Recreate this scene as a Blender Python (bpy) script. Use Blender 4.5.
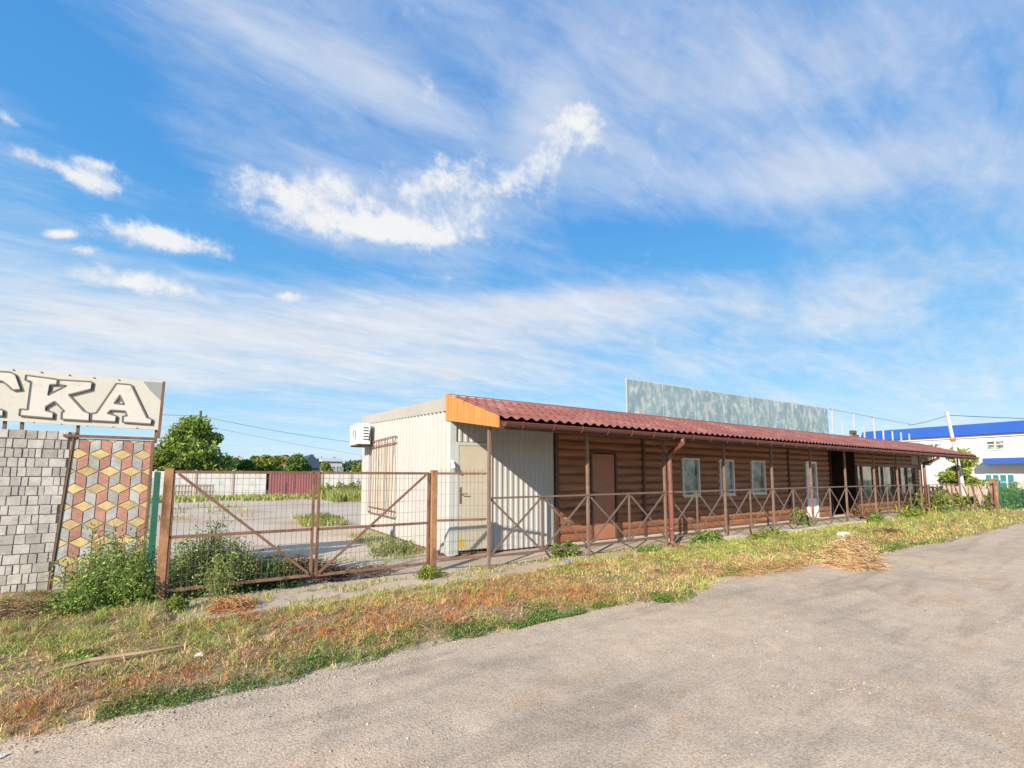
import bpy, math, random
import numpy as np
from mathutils import Vector, Matrix
for o in list(bpy.data.objects): bpy.data.objects.remove(o)
sc = bpy.context.scene
COL = sc.collection
R = math.radians

# ------------------------------------------------------------------ camera
EYE = 1.45; FPX = 445.0
PITCH = math.atan(38/445); YAW = math.atan(286/446.6)
FWD = Vector((math.sin(YAW)*math.cos(PITCH), math.cos(YAW)*math.cos(PITCH), math.sin(PITCH)))
RGT = Vector((math.cos(YAW), -math.sin(YAW), 0)); UPV = RGT.cross(FWD)
cam = bpy.data.objects.new('camera', bpy.data.cameras.new('camera')); COL.objects.link(cam)
m3 = Matrix((RGT, UPV, -FWD)).transposed()
cam.matrix_world = Matrix.Translation((0, 0, EYE)) @ m3.to_4x4()
cam.data.sensor_width = 36; cam.data.lens = FPX/1024*36
cam.data.shift_y = 56/1024
cam.data.clip_start = .05; cam.data.clip_end = 3000
sc.camera = cam
def skydir(u, v):
    return (FWD*FPX + RGT*(u-512) + UPV*(440-v)).normalized()

# ------------------------------------------------------------------ light
SUN_TO = Vector((-1.68, -1.0, .97)).normalized()
EL = math.asin(SUN_TO.z); AZ = math.atan2(SUN_TO.x, SUN_TO.y)
sc.view_settings.view_transform = 'Standard'; sc.view_settings.look = 'None'
sc.view_settings.gamma = 1; sc.view_settings.use_curve_mapping = False
EXPO = 1.32
sc.view_settings.exposure = EXPO
sl = bpy.data.lights.new('sun', 'SUN'); sl.energy = 3.1; sl.angle = R(.5); sl.color = (1, .875, .70)
so = bpy.data.objects.new('sun', sl); COL.objects.link(so)
so.rotation_euler = SUN_TO.to_track_quat('Z', 'Y').to_euler()

world = bpy.data.worlds.new('World'); sc.world = world; world.use_nodes = True
def build_world():
    nt = world.node_tree; nt.nodes.clear(); N = nt.nodes.new; L = nt.links.new
    def math_(op, a, b=None, c=None, clamp=False):
        n = N('ShaderNodeMath'); n.operation = op; n.use_clamp = clamp
        for i, x in enumerate((a, b, c)):
            if x is None: continue
            if isinstance(x, (int, float)): n.inputs[i].default_value = x
            else: L(x, n.inputs[i])
        return n.outputs[0]
    def smooth(x, a, b):
        n = N('ShaderNodeMapRange'); n.interpolation_type = 'SMOOTHSTEP'
        L(x, n.inputs[0]); n.inputs[1].default_value = a; n.inputs[2].default_value = b
        return n.outputs[0]
    sky = N('ShaderNodeTexSky'); sky.sky_type = 'NISHITA'; sky.sun_disc = False
    sky.sun_elevation = EL; sky.sun_rotation = AZ % (2*math.pi)
    sky.air_density = 1.0; sky.dust_density = .6; sky.ozone_density = 2.5
    tc = N('ShaderNodeTexCoord'); D = tc.outputs['Generated']
    sep = N('ShaderNodeSeparateXYZ'); L(D, sep.inputs[0])
    zz = math_('ADD', math_('MAXIMUM', sep.outputs[2], 0), .12)
    comb = N('ShaderNodeCombineXYZ')
    L(math_('DIVIDE', sep.outputs[0], zz), comb.inputs[0]); L(math_('DIVIDE', sep.outputs[1], zz), comb.inputs[1])
    P = comb.outputs[0]
    def noise(vec, scale, detail=6, rough=.55, dist=0., rot=0, sx=1, sy=1, loc=(0, 0, 0)):
        mp = N('ShaderNodeMapping'); mp.inputs['Rotation'].default_value = (0, 0, rot)
        mp.inputs['Scale'].default_value = (sx, sy, 1); mp.inputs['Location'].default_value = loc
        L(vec, mp.inputs[0])
        n = N('ShaderNodeTexNoise'); L(mp.outputs[0], n.inputs['Vector'])
        n.inputs['Scale'].default_value = scale; n.inputs['Detail'].default_value = detail
        n.inputs['Roughness'].default_value = rough; n.inputs['Distortion'].default_value = dist
        return n.outputs[0]
    def blob(u, v, au, av, w):           # an elongated soft cloud bank lying in direction (u,v), half-length au,av px
        c = skydir(u, v); a = skydir(u+au, v+av) - c
        la = a.length; ax = a.normalized(); az_ = c; ay = az_.cross(ax).normalized(); ax = ay.cross(az_).normalized()
        lb = (skydir(u - av/math.hypot(au, av)*w, v + au/math.hypot(au, av)*w) - c).length
        mp = N('ShaderNodeMapping'); mp.vector_type = 'TEXTURE'
        mp.inputs['Location'].default_value = c
        mp.inputs['Rotation'].default_value = Matrix((ax, ay, az_)).transposed().to_euler()
        mp.inputs['Scale'].default_value = (la, lb, 1)
        L(D, mp.inputs[0])
        ln = N('ShaderNodeVectorMath'); ln.operation = 'LENGTH'; L(mp.outputs[0], ln.inputs[0])
        q = math_('MULTIPLY', ln.outputs['Value'], ln.outputs['Value'])
        return math_('POWER', 2.718, math_('MULTIPLY', q, -1.2))
    def total(lst, base):
        acc = None
        for (u, v, au, av, w, amp) in lst:
            t = math_('MULTIPLY', blob(u, v, au, av, w), amp)
            acc = math_('ADD', acc, t) if acc else math_('ADD', t, base)
        return acc
    veil = total([(50, 60, 90, 140, 90, -.75), (215, 215, 90, 75, 38, -.5), (700, 245, 190, 14, 26, -.62), (520, 285, 120, -8, 16, -.35),
                  (690, 345, 130, 6, 20, -.35), (480, 105, 60, 60, 28, -.4), (330, 262, 60, 20, 14, -.3), (850, 215, 150, 5, 12, -.15), (250, 400, 140, 0, 16, -.3),
                  (850, 168, 260, -22, 32, .62), (880, 300, 260, -70, 30, .34), (330, 322, 380, -8, 40, .72), (400, 208, 170, 8, 38, .5), (545, 110, 40, -70, 30, .4), (330, 60, 200, 90, 50, .4),
                  (760, 70, 300, -40, 60, .42), (600, 300, 170, -8, 20, .5), (1000, 385, 200, -10, 25, .4), (420, 375, 200, 0, 20, .45), (60, 310, 120, 30, 18, .3), (250, 350, 260, 10, 30, .25)], .36)
    n1 = noise(P, .9, 8, .6, .5, rot=R(-32), sx=.55, sy=1.5, loc=(3.1, 1.7, 0))
    n2 = noise(P, 2.6, 10, .62, .7, rot=R(-50), sx=.35, sy=1.3, loc=(1.3, 7.7, 0))
    n3 = noise(P, 9.0, 6, .65, .6, rot=R(-40), sx=.6, sy=1.2)
    nn = math_('ADD', math_('MULTIPLY', math_('SUBTRACT', n1, .5), 1.5), math_('ADD', math_('MULTIPLY', math_('SUBTRACT', n2, .5), 1.5), math_('MULTIPLY', math_('SUBTRACT', n3, .5), .9)))
    c1 = smooth(math_('ADD', veil, nn), -.15, 1.45)
    puff = total([(305, 193, 62, 6, 28, 1.35), (480, 180, 105, -8, 30, 1.05), (575, 125, 36, -22, 30, 1.1), (390, 232, 120, 10, 16, .9), (400, 225, 120, 8, 16, .5), (90, 180, 38, 14, 15, 1.2), (28, 155, 36, 14, 12, .95), (95, 163, 28, 9, 7, .8),
                  (172, 240, 64, 15, 14, 1.45), (58, 234, 28, 0, 6, 1.15), (150, 285, 74, 13, 15, 1.5), (292, 296, 26, 0, 8, 1.1), (85, 250, 20, 0, 6, 1.0), (15, 122, 22, 12, 7, .8), (428, 90, 12, 26, 12, .6), (330, 318, 30, 3, 6, .6), (500, 215, 40, 3, 10, .5)], 0)
    n4 = math_('ADD', math_('MULTIPLY', noise(D, 9, 10, .66, .25), .62), math_('MULTIPLY', noise(D, 26, 10, .7, .15, loc=(3, 2, 1)), .38))
    c2 = math_('MULTIPLY', smooth(math_('ADD', puff, math_('MULTIPLY', math_('SUBTRACT', n4, .5), 4.6)), .35, 1.35), .95)
    cover = math_('SUBTRACT', 1, math_('MULTIPLY', math_('SUBTRACT', 1, math_('MULTIPLY', c1, 1.0, None, True)), math_('SUBTRACT', 1, c2)))
    n5 = noise(P, 5.5, 10, .68, .5, rot=R(-35), sx=.5, sy=1.3, loc=(9, 4, 0))
    thin = N('ShaderNodeMix'); thin.data_type = 'RGBA'; L(smooth(sep.outputs[2], .08, .62), thin.inputs[0])
    thin.inputs[6].default_value = (2.35, 2.42, 2.5, 1); thin.inputs[7].default_value = (1.75, 1.98, 2.4, 1)
    thk = N('ShaderNodeVectorMath'); thk.operation = 'SCALE'; L(thin.outputs[2], thk.inputs[0])
    L(math_('ADD', .82, math_('MULTIPLY', n5, .40)), thk.inputs[3])
    pf = N('ShaderNodeMix'); pf.data_type = 'RGBA'; L(smooth(math_('ADD', n4, math_('MULTIPLY', puff, .22)), .45, .72), pf.inputs[0])
    pf.inputs[6].default_value = (2.0, 2.1, 2.3, 1); pf.inputs[7].default_value = (2.65, 2.66, 2.66, 1)
    hs = N('ShaderNodeHueSaturation'); L(sky.outputs[0], hs.inputs['Color']); hs.inputs['Saturation'].default_value = 1.12; hs.inputs['Value'].default_value = 1.0
    hs.inputs['Hue'].default_value = .503
    gr = N('ShaderNodeValToRGB'); L(sep.outputs[2], gr.inputs[0]); e = gr.color_ramp.elements
    e[0].position = 0; e[0].color = (.150, .225, .265, 1); e[1].position = .85; e[1].color = (.013, .072, .195, 1)
    for p_, c_ in ((.10, (.108, .196, .262)), (.28, (.048, .142, .245)), (.5, (.024, .100, .222))): q = e.new(p_); q.color = (*c_, 1)
    sc10 = N('ShaderNodeVectorMath'); sc10.operation = 'SCALE'; L(gr.outputs[0], sc10.inputs[0]); sc10.inputs[3].default_value = 10
    bs = N('ShaderNodeMix'); bs.data_type = 'RGBA'; bs.inputs[0].default_value = .92; L(hs.outputs[0], bs.inputs[6]); L(sc10.outputs[0], bs.inputs[7])
    cc = N('ShaderNodeMix'); cc.data_type = 'RGBA'; L(c2, cc.inputs[0])
    L(thk.outputs[0], cc.inputs[6]); L(pf.outputs[2], cc.inputs[7])
    mx = N('ShaderNodeMix'); mx.data_type = 'RGBA'
    L(cover, mx.inputs[0]); L(bs.outputs[2], mx.inputs[6]); L(cc.outputs[2], mx.inputs[7])
    bg = N('ShaderNodeBackground'); bg.inputs[1].default_value = .14; L(mx.outputs[2], bg.inputs[0])
    out = N('ShaderNodeOutputWorld'); L(bg.outputs[0], out.inputs[0])
build_world()

# ------------------------------------------------------------------ helpers
rng = np.random.default_rng(5); random.seed(5)
ORI = {}
def thing(name, label, cat, loc=(0, 0, 0), group=None):
    o = bpy.data.objects.new(name, None); COL.objects.link(o); o.location = loc; o.empty_display_size = .2
    o['label'] = label; o['category'] = cat
    if group: o['group'] = group
    ORI[o.name] = Vector(loc); return o
def tag(o, label, cat, group=None):
    o['label'] = label; o['category'] = cat
    if group: o['group'] = group
    return o
class MB:
    def __init__(s): s.v = []; s.f = []; s.m = []; s.c = []; s.cur = 0; s.col = (1, 1, 1)
    def add(s, vs, fs):
        n = len(s.v); s.v += [tuple(p) for p in vs]; s.c += [s.col]*len(vs)
        for f in fs: s.f.append([n+i for i in f]); s.m.append(s.cur)
        return s
    def box(s, x0, x1, y0, y1, z0, z1):
        return s.add([(x, y, z) for x in (x0, x1) for y in (y0, y1) for z in (z0, z1)],
              [(0, 1, 3, 2), (4, 6, 7, 5), (0, 4, 5, 1), (2, 3, 7, 6), (0, 2, 6, 4), (1, 5, 7, 3)])
    def beam(s, a, b, w, d=None, up=(0, 0, 1)):      # square bar from a to b
        a = Vector(a); b = Vector(b); d = d or w; t = (b-a).normalized(); u = Vector(up)
        if abs(t.dot(u)) > .95: u = Vector((0, 1, 0))
        n = t.cross(u).normalized(); k = n.cross(t)
        vs = []
        for p in (a, b):
            for i, j in ((-1, -1), (1, -1), (1, 1), (-1, 1)): vs.append(p + n*(i*w/2) + k*(j*d/2))
        return s.add(vs, [(0, 1, 2, 3), (7, 6, 5, 4), (0, 4, 5, 1), (1, 5, 6, 2), (2, 6, 7, 3), (3, 7, 4, 0)])
    def tube(s, pts, r, n=8, cap=True):
        pts = [Vector(p) for p in pts]; rs = r if isinstance(r, (list, tuple)) else [r]*len(pts)
        vs = []; fs = []
        for i, p in enumerate(pts):
            t = (pts[min(i+1, len(pts)-1)]-pts[max(i-1, 0)]).normalized()
            u = Vector((0, 0, 1)) if abs(t.z) < .9 else Vector((1, 0, 0))
            a = t.cross(u).normalized(); b = t.cross(a)
            for k in range(n):
                th = 2*math.pi*k/n; vs.append(p + a*(math.cos(th)*rs[i]) + b*(math.sin(th)*rs[i]))
        for i in range(len(pts)-1):
            for k in range(n): fs.append((i*n+k, i*n+(k+1) % n, (i+1)*n+(k+1) % n, (i+1)*n+k))
        if cap: fs.append(tuple(range(n))[::-1]); fs.append(tuple((len(pts)-1)*n+k for k in range(n)))
        return s.add(vs, fs)
    def prism(s, poly, vec):                        # poly 3D list, extruded by vec
        n = len(poly); vec = Vector(vec); poly = [Vector(p) for p in poly]
        vs = poly + [p+vec for p in poly]
        return s.add(vs, [tuple(range(n)), tuple(range(2*n-1, n-1, -1))] + [(i, n+i, n+(i+1) % n, (i+1) % n) for i in range(n)])
    def build(s, name, mats, parent=None, smooth=False, bevel=0, colors=False, kind=None):
        org = ORI.get(parent.name, Vector()) if parent else Vector()
        me = bpy.data.meshes.new(name)
        me.from_pydata([(p[0]-org.x, p[1]-org.y, p[2]-org.z) for p in s.v], [], s.f)
        if not isinstance(mats, (list, tuple)): mats = [mats]
        for m in mats: me.materials.append(m)
        if len(mats) > 1: me.polygons.foreach_set('material_index', s.m)
        if colors:
            ca = me.color_attributes.new('Col', 'FLOAT_COLOR', 'POINT')
            arr = np.ones((len(s.v), 4), np.float32); arr[:, :3] = np.array(s.c); ca.data.foreach_set('color', arr.ravel())
        if smooth: me.polygons.foreach_set('use_smooth', [True]*len(s.f))
        me.update(); o = bpy.data.objects.new(name, me); COL.objects.link(o)
        if bevel:
            b = o.modifiers.new('b', 'BEVEL'); b.width = bevel; b.segments = 2; b.limit_method = 'ANGLE'
        if parent: o.parent = parent; ORI[o.name] = org
        if kind: o['kind'] = kind
        return o
def copy_tree(o, loc=None, parent=None):
    c = o.copy(); COL.objects.link(c); c.parent = parent
    if loc is not None: c.location = loc
    for ch in list(o.children): copy_tree(ch, None, c)
    return c
def np_mesh(name, V, F4, C, mat, parent=None, kind=None, tri=False):   # fast mesh with colour per vertex
    me = bpy.data.meshes.new(name); k = F4.shape[1]
    org = ORI.get(parent.name, Vector()) if parent else Vector()
    V = V - np.array(org)[None, :]
    me.vertices.add(len(V)); me.vertices.foreach_set('co', V.astype(np.float32).ravel())
    me.loops.add(F4.size); me.loops.foreach_set('vertex_index', F4.astype(np.int32).ravel())
    me.polygons.add(len(F4)); me.polygons.foreach_set('loop_start', np.arange(0, F4.size, k, dtype=np.int32))
    me.polygons.foreach_set('loop_total', np.full(len(F4), k, np.int32))
    ca = me.color_attributes.new('Col', 'FLOAT_COLOR', 'POINT')
    arr = np.ones((len(V), 4), np.float32); arr[:, :3] = C; ca.data.foreach_set('color', arr.ravel())
    me.materials.append(mat); me.update(calc_edges=True); me.validate()
    o = bpy.data.objects.new(name, me); COL.objects.link(o)
    if parent: o.parent = parent; ORI[o.name] = org
    if kind: o['kind'] = kind
    return o

# ------------------------------------------------------------------ materials
def mat(name, c, rough=.7, var=.18, scale=3, fine=40, bump=.0, metal=0., c2=None, mix2=(.55, .7), s2=2., stretch=(1, 1, 1), attr=False, spec=.4, trans=0, bscale=None):
    m = bpy.data.materials.new(name); m.use_nodes = True; nt = m.node_tree; N = nt.nodes.new; L = nt.links.new
    b = nt.nodes['Principled BSDF']; b.inputs['Roughness'].default_value = rough; b.inputs['Metallic'].default_value = metal
    b.inputs['Specular IOR Level'].default_value = spec
    tc = N('ShaderNodeTexCoord'); mp = N('ShaderNodeMapping'); L(tc.outputs['Object'], mp.inputs[0]); mp.inputs['Scale'].default_value = stretch
    def noise(sc_, det=5, rg=.6):
        n = N('ShaderNodeTexNoise'); L(mp.outputs[0], n.inputs['Vector']); n.inputs['Scale'].default_value = sc_
        n.inputs['Detail'].default_value = det; n.inputs['Roughness'].default_value = rg; return n.outputs[0]
    def mix(f, a, bb, mode='MIX'):
        x = N('ShaderNodeMix'); x.data_type = 'RGBA'; x.blend_type = mode
        for i, v in ((0, f), (6, a), (7, bb)):
            if isinstance(v, (int, float)): x.inputs[i].default_value = v
            elif isinstance(v, tuple): x.inputs[i].default_value = (*v[:3], 1)
            else: L(v, x.inputs[i])
        return x.outputs[2]
    def ramp(x, a, bb, lo=0, hi=1):
        r = N('ShaderNodeMapRange'); L(x, r.inputs[0]); r.inputs[1].default_value = a; r.inputs[2].default_value = bb
        r.inputs[3].default_value = lo; r.inputs[4].default_value = hi; return r.outputs[0]
    if attr:
        at = N('ShaderNodeAttribute'); at.attribute_name = 'Col'; base = at.outputs[0]
        if c != (1, 1, 1): base = mix(1., base, c, 'MULTIPLY')
    else:
        rgb = N('ShaderNodeRGB'); rgb.outputs[0].default_value = (*c, 1); base = rgb.outputs[0]
    if c2: base = mix(ramp(noise(s2, 8, .65), mix2[0], mix2[1]), base, c2)
    hs = N('ShaderNodeHueSaturation'); L(base, hs.inputs['Color'])
    ad = N('ShaderNodeMath'); ad.operation = 'ADD'
    L(ramp(noise(scale), .25, .75, 1-var, 1+var), ad.inputs[0]); L(ramp(noise(fine, 3), .3, .7, -var*.6, var*.6), ad.inputs[1])
    L(ad.outputs[0], hs.inputs['Value']); L(hs.outputs[0], b.inputs['Base Color'])
    if bump:
        bp = N('ShaderNodeBump'); bp.inputs['Strength'].default_value = 1; bp.inputs['Distance'].default_value = bump
        L(noise(bscale or fine, 6, .65), bp.inputs['Height']); L(bp.outputs[0], b.inputs['Normal'])
    if trans:
        tr = N('ShaderNodeBsdfTranslucent'); L(hs.outputs[0], tr.inputs[0])
        ms = N('ShaderNodeMixShader'); ms.inputs[0].default_value = trans
        L(b.outputs[0], ms.inputs[1]); L(tr.outputs[0], ms.inputs[2]); L(ms.outputs[0], nt.nodes['Material Output'].inputs[0])
    return m
M = {}
M['rust'] = mat('rust', (.19, .105, .065), .8, .3, 6, 60, .001, c2=(.10, .055, .035), s2=7, stretch=(1, 1, .5))
M['rust_light'] = mat('rust_light', (.34, .18, .09), .85, .35, 5, 60, .002, c2=(.15, .07, .04), mix2=(.45, .62), s2=4, stretch=(1, 1, .4))
M['wire'] = mat('wire', (.16, .12, .10), .6, .3)
M['corr'] = mat('corrugated_paint', (.42, .418, .41), .45, .05, 1.2, 30, c2=(.43, .37, .29), mix2=(.62, .85), s2=1.4, stretch=(1, 1, .3))
M['corr_trim'] = mat('corner_trim', (.47, .51, .50), .4, .06)
M['door_beige'] = mat('door_beige', (.50, .46, .37), .45, .07, 2, 20, c2=(.46, .38, .26), mix2=(.6, .8), s2=2.5)
M['parapet'] = mat('parapet_sheet', (.37, .35, .32), .55, .08, 1.5)
M['orange'] = mat('orange_board', (.52, .23, .06), .6, .22, 5, 40, stretch=(1, 5, .5), c2=(.36, .15, .05), mix2=(.5, .7), s2=3)
M['maroon_roof'] = mat('maroon_roof_metal', (.235, .082, .062), .5, .2, 1.1, 12, spec=.4, c2=(.33, .165, .13), mix2=(.5, .7), s2=1.6)
M['gutter'] = mat('gutter_brown', (.15, .055, .045), .35, .12, 2)
M['drain'] = mat('drain_pipe_red', (.185, .078, .06), .35, .15, 3)
M['brown_trim'] = mat('brown_trim', (.10, .05, .035), .6, .2, 3)
M['soffit'] = mat('soffit', (.16, .09, .06), .7, .15)
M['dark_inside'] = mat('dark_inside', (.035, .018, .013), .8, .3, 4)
M['post'] = mat('brown_post', (.20, .128, .098), .55, .25, 5, 50, c2=(.30, .19, .135), s2=8)
M['rail'] = mat('railing_brown', (.165, .115, .095), .55, .22, 6, 50)
M['white'] = mat('white_plastic', (.78, .78, .76), .4, .04)
M['white_frame'] = mat('white_frame', (.72, .72, .70), .4, .05)
M['grille'] = mat('grille_dark', (.07, .07, .075), .5, .1)
M['curtain'] = mat('curtain', (.62, .54, .40), .9, .25, 5, 30, stretch=(1, 6, .3), c2=(.22, .16, .11), mix2=(.5, .6), s2=2.4)
M['metal_door'] = mat('brown_metal_door', (.36, .16, .095), .55, .14, 3, 30, c2=(.24, .095, .055), s2=3)
M['concrete'] = mat('concrete_pale', (.46, .385, .30), .9, .14, 1.2, 45, .003, c2=(.36, .29, .21), s2=1.1)
M['plinth'] = mat('plinth', (.46, .43, .38), .9, .2, 3, 30, .004)
M['slab_white'] = mat('slab_white', (.62, .62, .61), .85, .08, .8, 10, c2=(.48, .47, .45), mix2=(.5, .7))
M['garage'] = mat('maroon_gate_sheet', (.27, .095, .10), .6, .1, 1)
M['tile'] = mat('paver_attr', (.88, .87, .87), .9, .26, 9, 60, .0015, attr=True)
M['grout'] = mat('grout', (.33, .31, .285), .95, .2)
M['joint'] = mat('joint_dark', (.09, .075, .06), .95, .2)
M['sign'] = mat('sign_sheet', (.58, .56, .49), .55, .05, 1.2, 20, c2=(.58, .52, .38), mix2=(.6, .8), s2=1.8)
M['sign_grey'] = mat('sign_grey_back', (.30, .31, .31), .6, .08)
M['letter'] = mat('letter_cream', (.64, .61, .56), .5, .05, c2=(.52, .47, .38), mix2=(.55, .75), s2=4)
M['letter_dark'] = mat('letter_grey', (.17, .16, .145), .6, .08)
M['green_metal'] = mat('green_metal', (.02, .125, .09), .5, .2)
M['wood_grey'] = mat('wood_grey', (.26, .22, .18), .85, .2, 5)
M['leaf'] = mat('leaf', (1, 1, 1), .55, .18, 3, 20, attr=True, trans=.3, spec=.25)
M['straw'] = mat('straw', (1, 1, 1), .8, .15, 3, 20, attr=True, trans=.15, spec=.1)
M['dry_wood'] = mat('dry_wood', (.38, .26, .16), .9, .25, 8)
M['bark'] = mat('bark', (.13, .10, .075), .95, .25, 4, 30, .01)
M['pebble'] = mat('pebble', (1, 1, 1), .9, .1, 10, attr=True)
M['bb_white'] = mat('painted_wall_white', (.58, .57, .54), .8, .05, .4, 8)
M['bb_blue'] = mat('blue_sheet', (.03, .095, .38), .4, .08, .6)
M['teal'] = mat('teal_glazing', (.04, .20, .22), .2, .15)
M['brick'] = mat('red_brick', (.36, .13, .08), .9, .15, 2)
M['roof_blue'] = mat('dark_blue_roof', (.035, .06, .10), .6, .15)
M['roof_grey'] = mat('pale_sheet_roof', (.42, .45, .47), .6, .1)
M['pink'] = mat('pink_picket', (.48, .33, .27), .8, .2, 2)
M['sack'] = mat('sack_white', (.62, .58, .50), .8, .1, 8, bump=.005, bscale=12)
M['blue_plastic'] = mat('blue_plastic', (.09, .25, .45), .4, .2, 12)
M['cable'] = mat('cable_black', (.03, .03, .03), .6, .1)
def glass():
    m = bpy.data.materials.new('window_glass'); m.use_nodes = True; b = m.node_tree.nodes['Principled BSDF']
    N = m.node_tree.nodes.new; L = m.node_tree.links.new
    tc = N('ShaderNodeTexCoord'); n = N('ShaderNodeTexNoise'); L(tc.outputs['Object'], n.inputs[0]); n.inputs['Scale'].default_value = 2.6; n.inputs['Detail'].default_value = 5
    cr = N('ShaderNodeValToRGB'); L(n.outputs[0], cr.inputs[0]); cr.color_ramp.elements[0].position = .42; cr.color_ramp.elements[1].position = .60
    cr.color_ramp.elements[0].color = (.07, .09, .08, 1); cr.color_ramp.elements[1].color = (.33, .38, .34, 1)  # vague reflections painted into the pane colour as dark and pale noise
    L(cr.outputs[0], b.inputs['Base Color']); b.inputs['Roughness'].default_value = .08; b.inputs['Specular IOR Level'].default_value = .9
    return m
M['glass'] = glass()
def logs():
    m = mat('log_siding', (.32, .14, .067), .5, .30, 2, 45, .002, c2=(.13, .058, .032), s2=2.2, mix2=(.4, .7), stretch=(.35, 1, 5), spec=.4); return m
M['log'] = logs()
def billboard():
    m = mat('weathered_billboard', (.20, .30, .345), .7, .16, 1.2, 9, c2=(.46, .50, .48), mix2=(.46, .66), s2=4.2, stretch=(1.3, 1, .75)); return m
M['billboard'] = billboard()
def road_mat():
    m = bpy.data.materials.new('gravel_road'); m.use_nodes = True; nt = m.node_tree; N = nt.nodes.new; L = nt.links.new
    b = nt.nodes['Principled BSDF']; b.inputs['Roughness'].default_value = .95; b.inputs['Specular IOR Level'].default_value = .15
    tc = N('ShaderNodeTexCoord')
    def tex(kind, s, **k):
        n = N(kind); n.inputs['Scale'].default_value = s; L(tc.outputs['Object'], n.inputs['Vector'])
        for a, v in k.items(): n.inputs[a].default_value = v
        return n
    big = tex('ShaderNodeTexNoise', .55, Detail=6, Roughness=.6, Distortion=.6); mid = tex('ShaderNodeTexNoise', 5, Detail=8, Roughness=.7)
    fin = tex('ShaderNodeTexNoise', 70, Detail=5, Roughness=.75); vor = tex('ShaderNodeTexVoronoi', 75); vb = tex('ShaderNodeTexVoronoi', 28)
    def ramp(x, stops):
        r = N('ShaderNodeValToRGB'); L(x, r.inputs[0]); e = r.color_ramp.elements
        e[0].position, e[0].color = stops[0][0], (*stops[0][1], 1); e[1].position, e[1].color = stops[-1][0], (*stops[-1][1], 1)
        for p, c in stops[1:-1]:
            q = e.new(p); q.color = (*c, 1)
        return r.outputs[0]
    def mix(f, a, c, mode):
        x = N('ShaderNodeMix'); x.data_type = 'RGBA'; x.blend_type = mode
        for i, v in ((0, f), (6, a), (7, c)):
            if isinstance(v, (int, float)): x.inputs[i].default_value = v
            else: L(v, x.inputs[i])
        return x.outputs[2]
    base = ramp(big.outputs[0], [(.3, (.43, .355, .275)), (.5, (.52, .43, .33)), (.7, (.58, .46, .335))])
    g = ramp(mid.outputs[0], [(.3, (.86, .86, .86)), (.7, (1.12, 1.11, 1.10))])
    g2 = ramp(fin.outputs[0], [(.32, (.74, .73, .72)), (.5, (1, 1, 1)), (.72, (1.25, 1.24, 1.22))])
    g3 = ramp(vor.outputs['Distance'], [(.05, (1.22, 1.2, 1.18)), (.4, (1, 1, 1)), (.8, (.72, .7, .7))])
    def warped(scl, sx, sy, rot):
        mp = N('ShaderNodeMapping'); L(tc.outputs['Object'], mp.inputs[0]); mp.inputs['Scale'].default_value = (sx, sy, 1); mp.inputs['Rotation'].default_value = (0, 0, rot)
        n = N('ShaderNodeTexNoise'); L(mp.outputs[0], n.inputs['Vector']); n.inputs['Scale'].default_value = scl; n.inputs['Detail'].default_value = 6; n.inputs['Distortion'].default_value = 1.4; n.inputs['Roughness'].default_value = .55
        return n.outputs[0]
    t1 = ramp(warped(1.0, .35, 2.6, .12), [(.34, (.84, .83, .83)), (.46, (1, 1, 1)), (.66, (1.05, 1.04, 1.02))])
    t2 = ramp(warped(.8, .8, 1.8, -.5), [(.55, (1, 1, 1)), (.64, (.98, .90, .83)), (.78, (.93, .80, .70))])
    base = mix(1., base, t1, 'MULTIPLY'); base = mix(.8, base, t2, 'MULTIPLY')
    c = mix(1., base, g, 'MULTIPLY'); c = mix(.8, c, g2, 'MULTIPLY'); c = mix(.8, c, g3, 'MULTIPLY')
    L(c, b.inputs['Base Color'])
    ad = N('ShaderNodeMath'); ad.operation = 'MULTIPLY_ADD'; L(fin.outputs[0], ad.inputs[0]); ad.inputs[1].default_value = 1.4
    L(vor.outputs['Distance'], ad.inputs[2])
    a2 = N('ShaderNodeMath'); a2.operation = 'MULTIPLY_ADD'; L(mid.outputs[0], a2.inputs[0]); a2.inputs[1].default_value = 3.0; L(ad.outputs[0], a2.inputs[2])
    bp = N('ShaderNodeBump'); bp.inputs['Distance'].default_value = .004; bp.inputs['Strength'].default_value = .55
    L(a2.outputs[0], bp.inputs['Height']); L(bp.outputs[0], b.inputs['Normal'])
    return m
M['road'] = road_mat()
M['soil'] = mat('verge_soil', (.29, .20, .12), .95, .25, 2, 50, .01, c2=(.28, .24, .12), s2=1.5)
M['ground'] = mat('far_ground', (.16, .15, .07), .95, .25, .1, 2, c2=(.26, .22, .13), s2=.06)
M['yard'] = mat('yard_concrete', (.47, .41, .335), .95, .13, .5, 25, .006, c2=(.44, .30, .19), s2=.35, mix2=(.5, .62))

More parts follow.
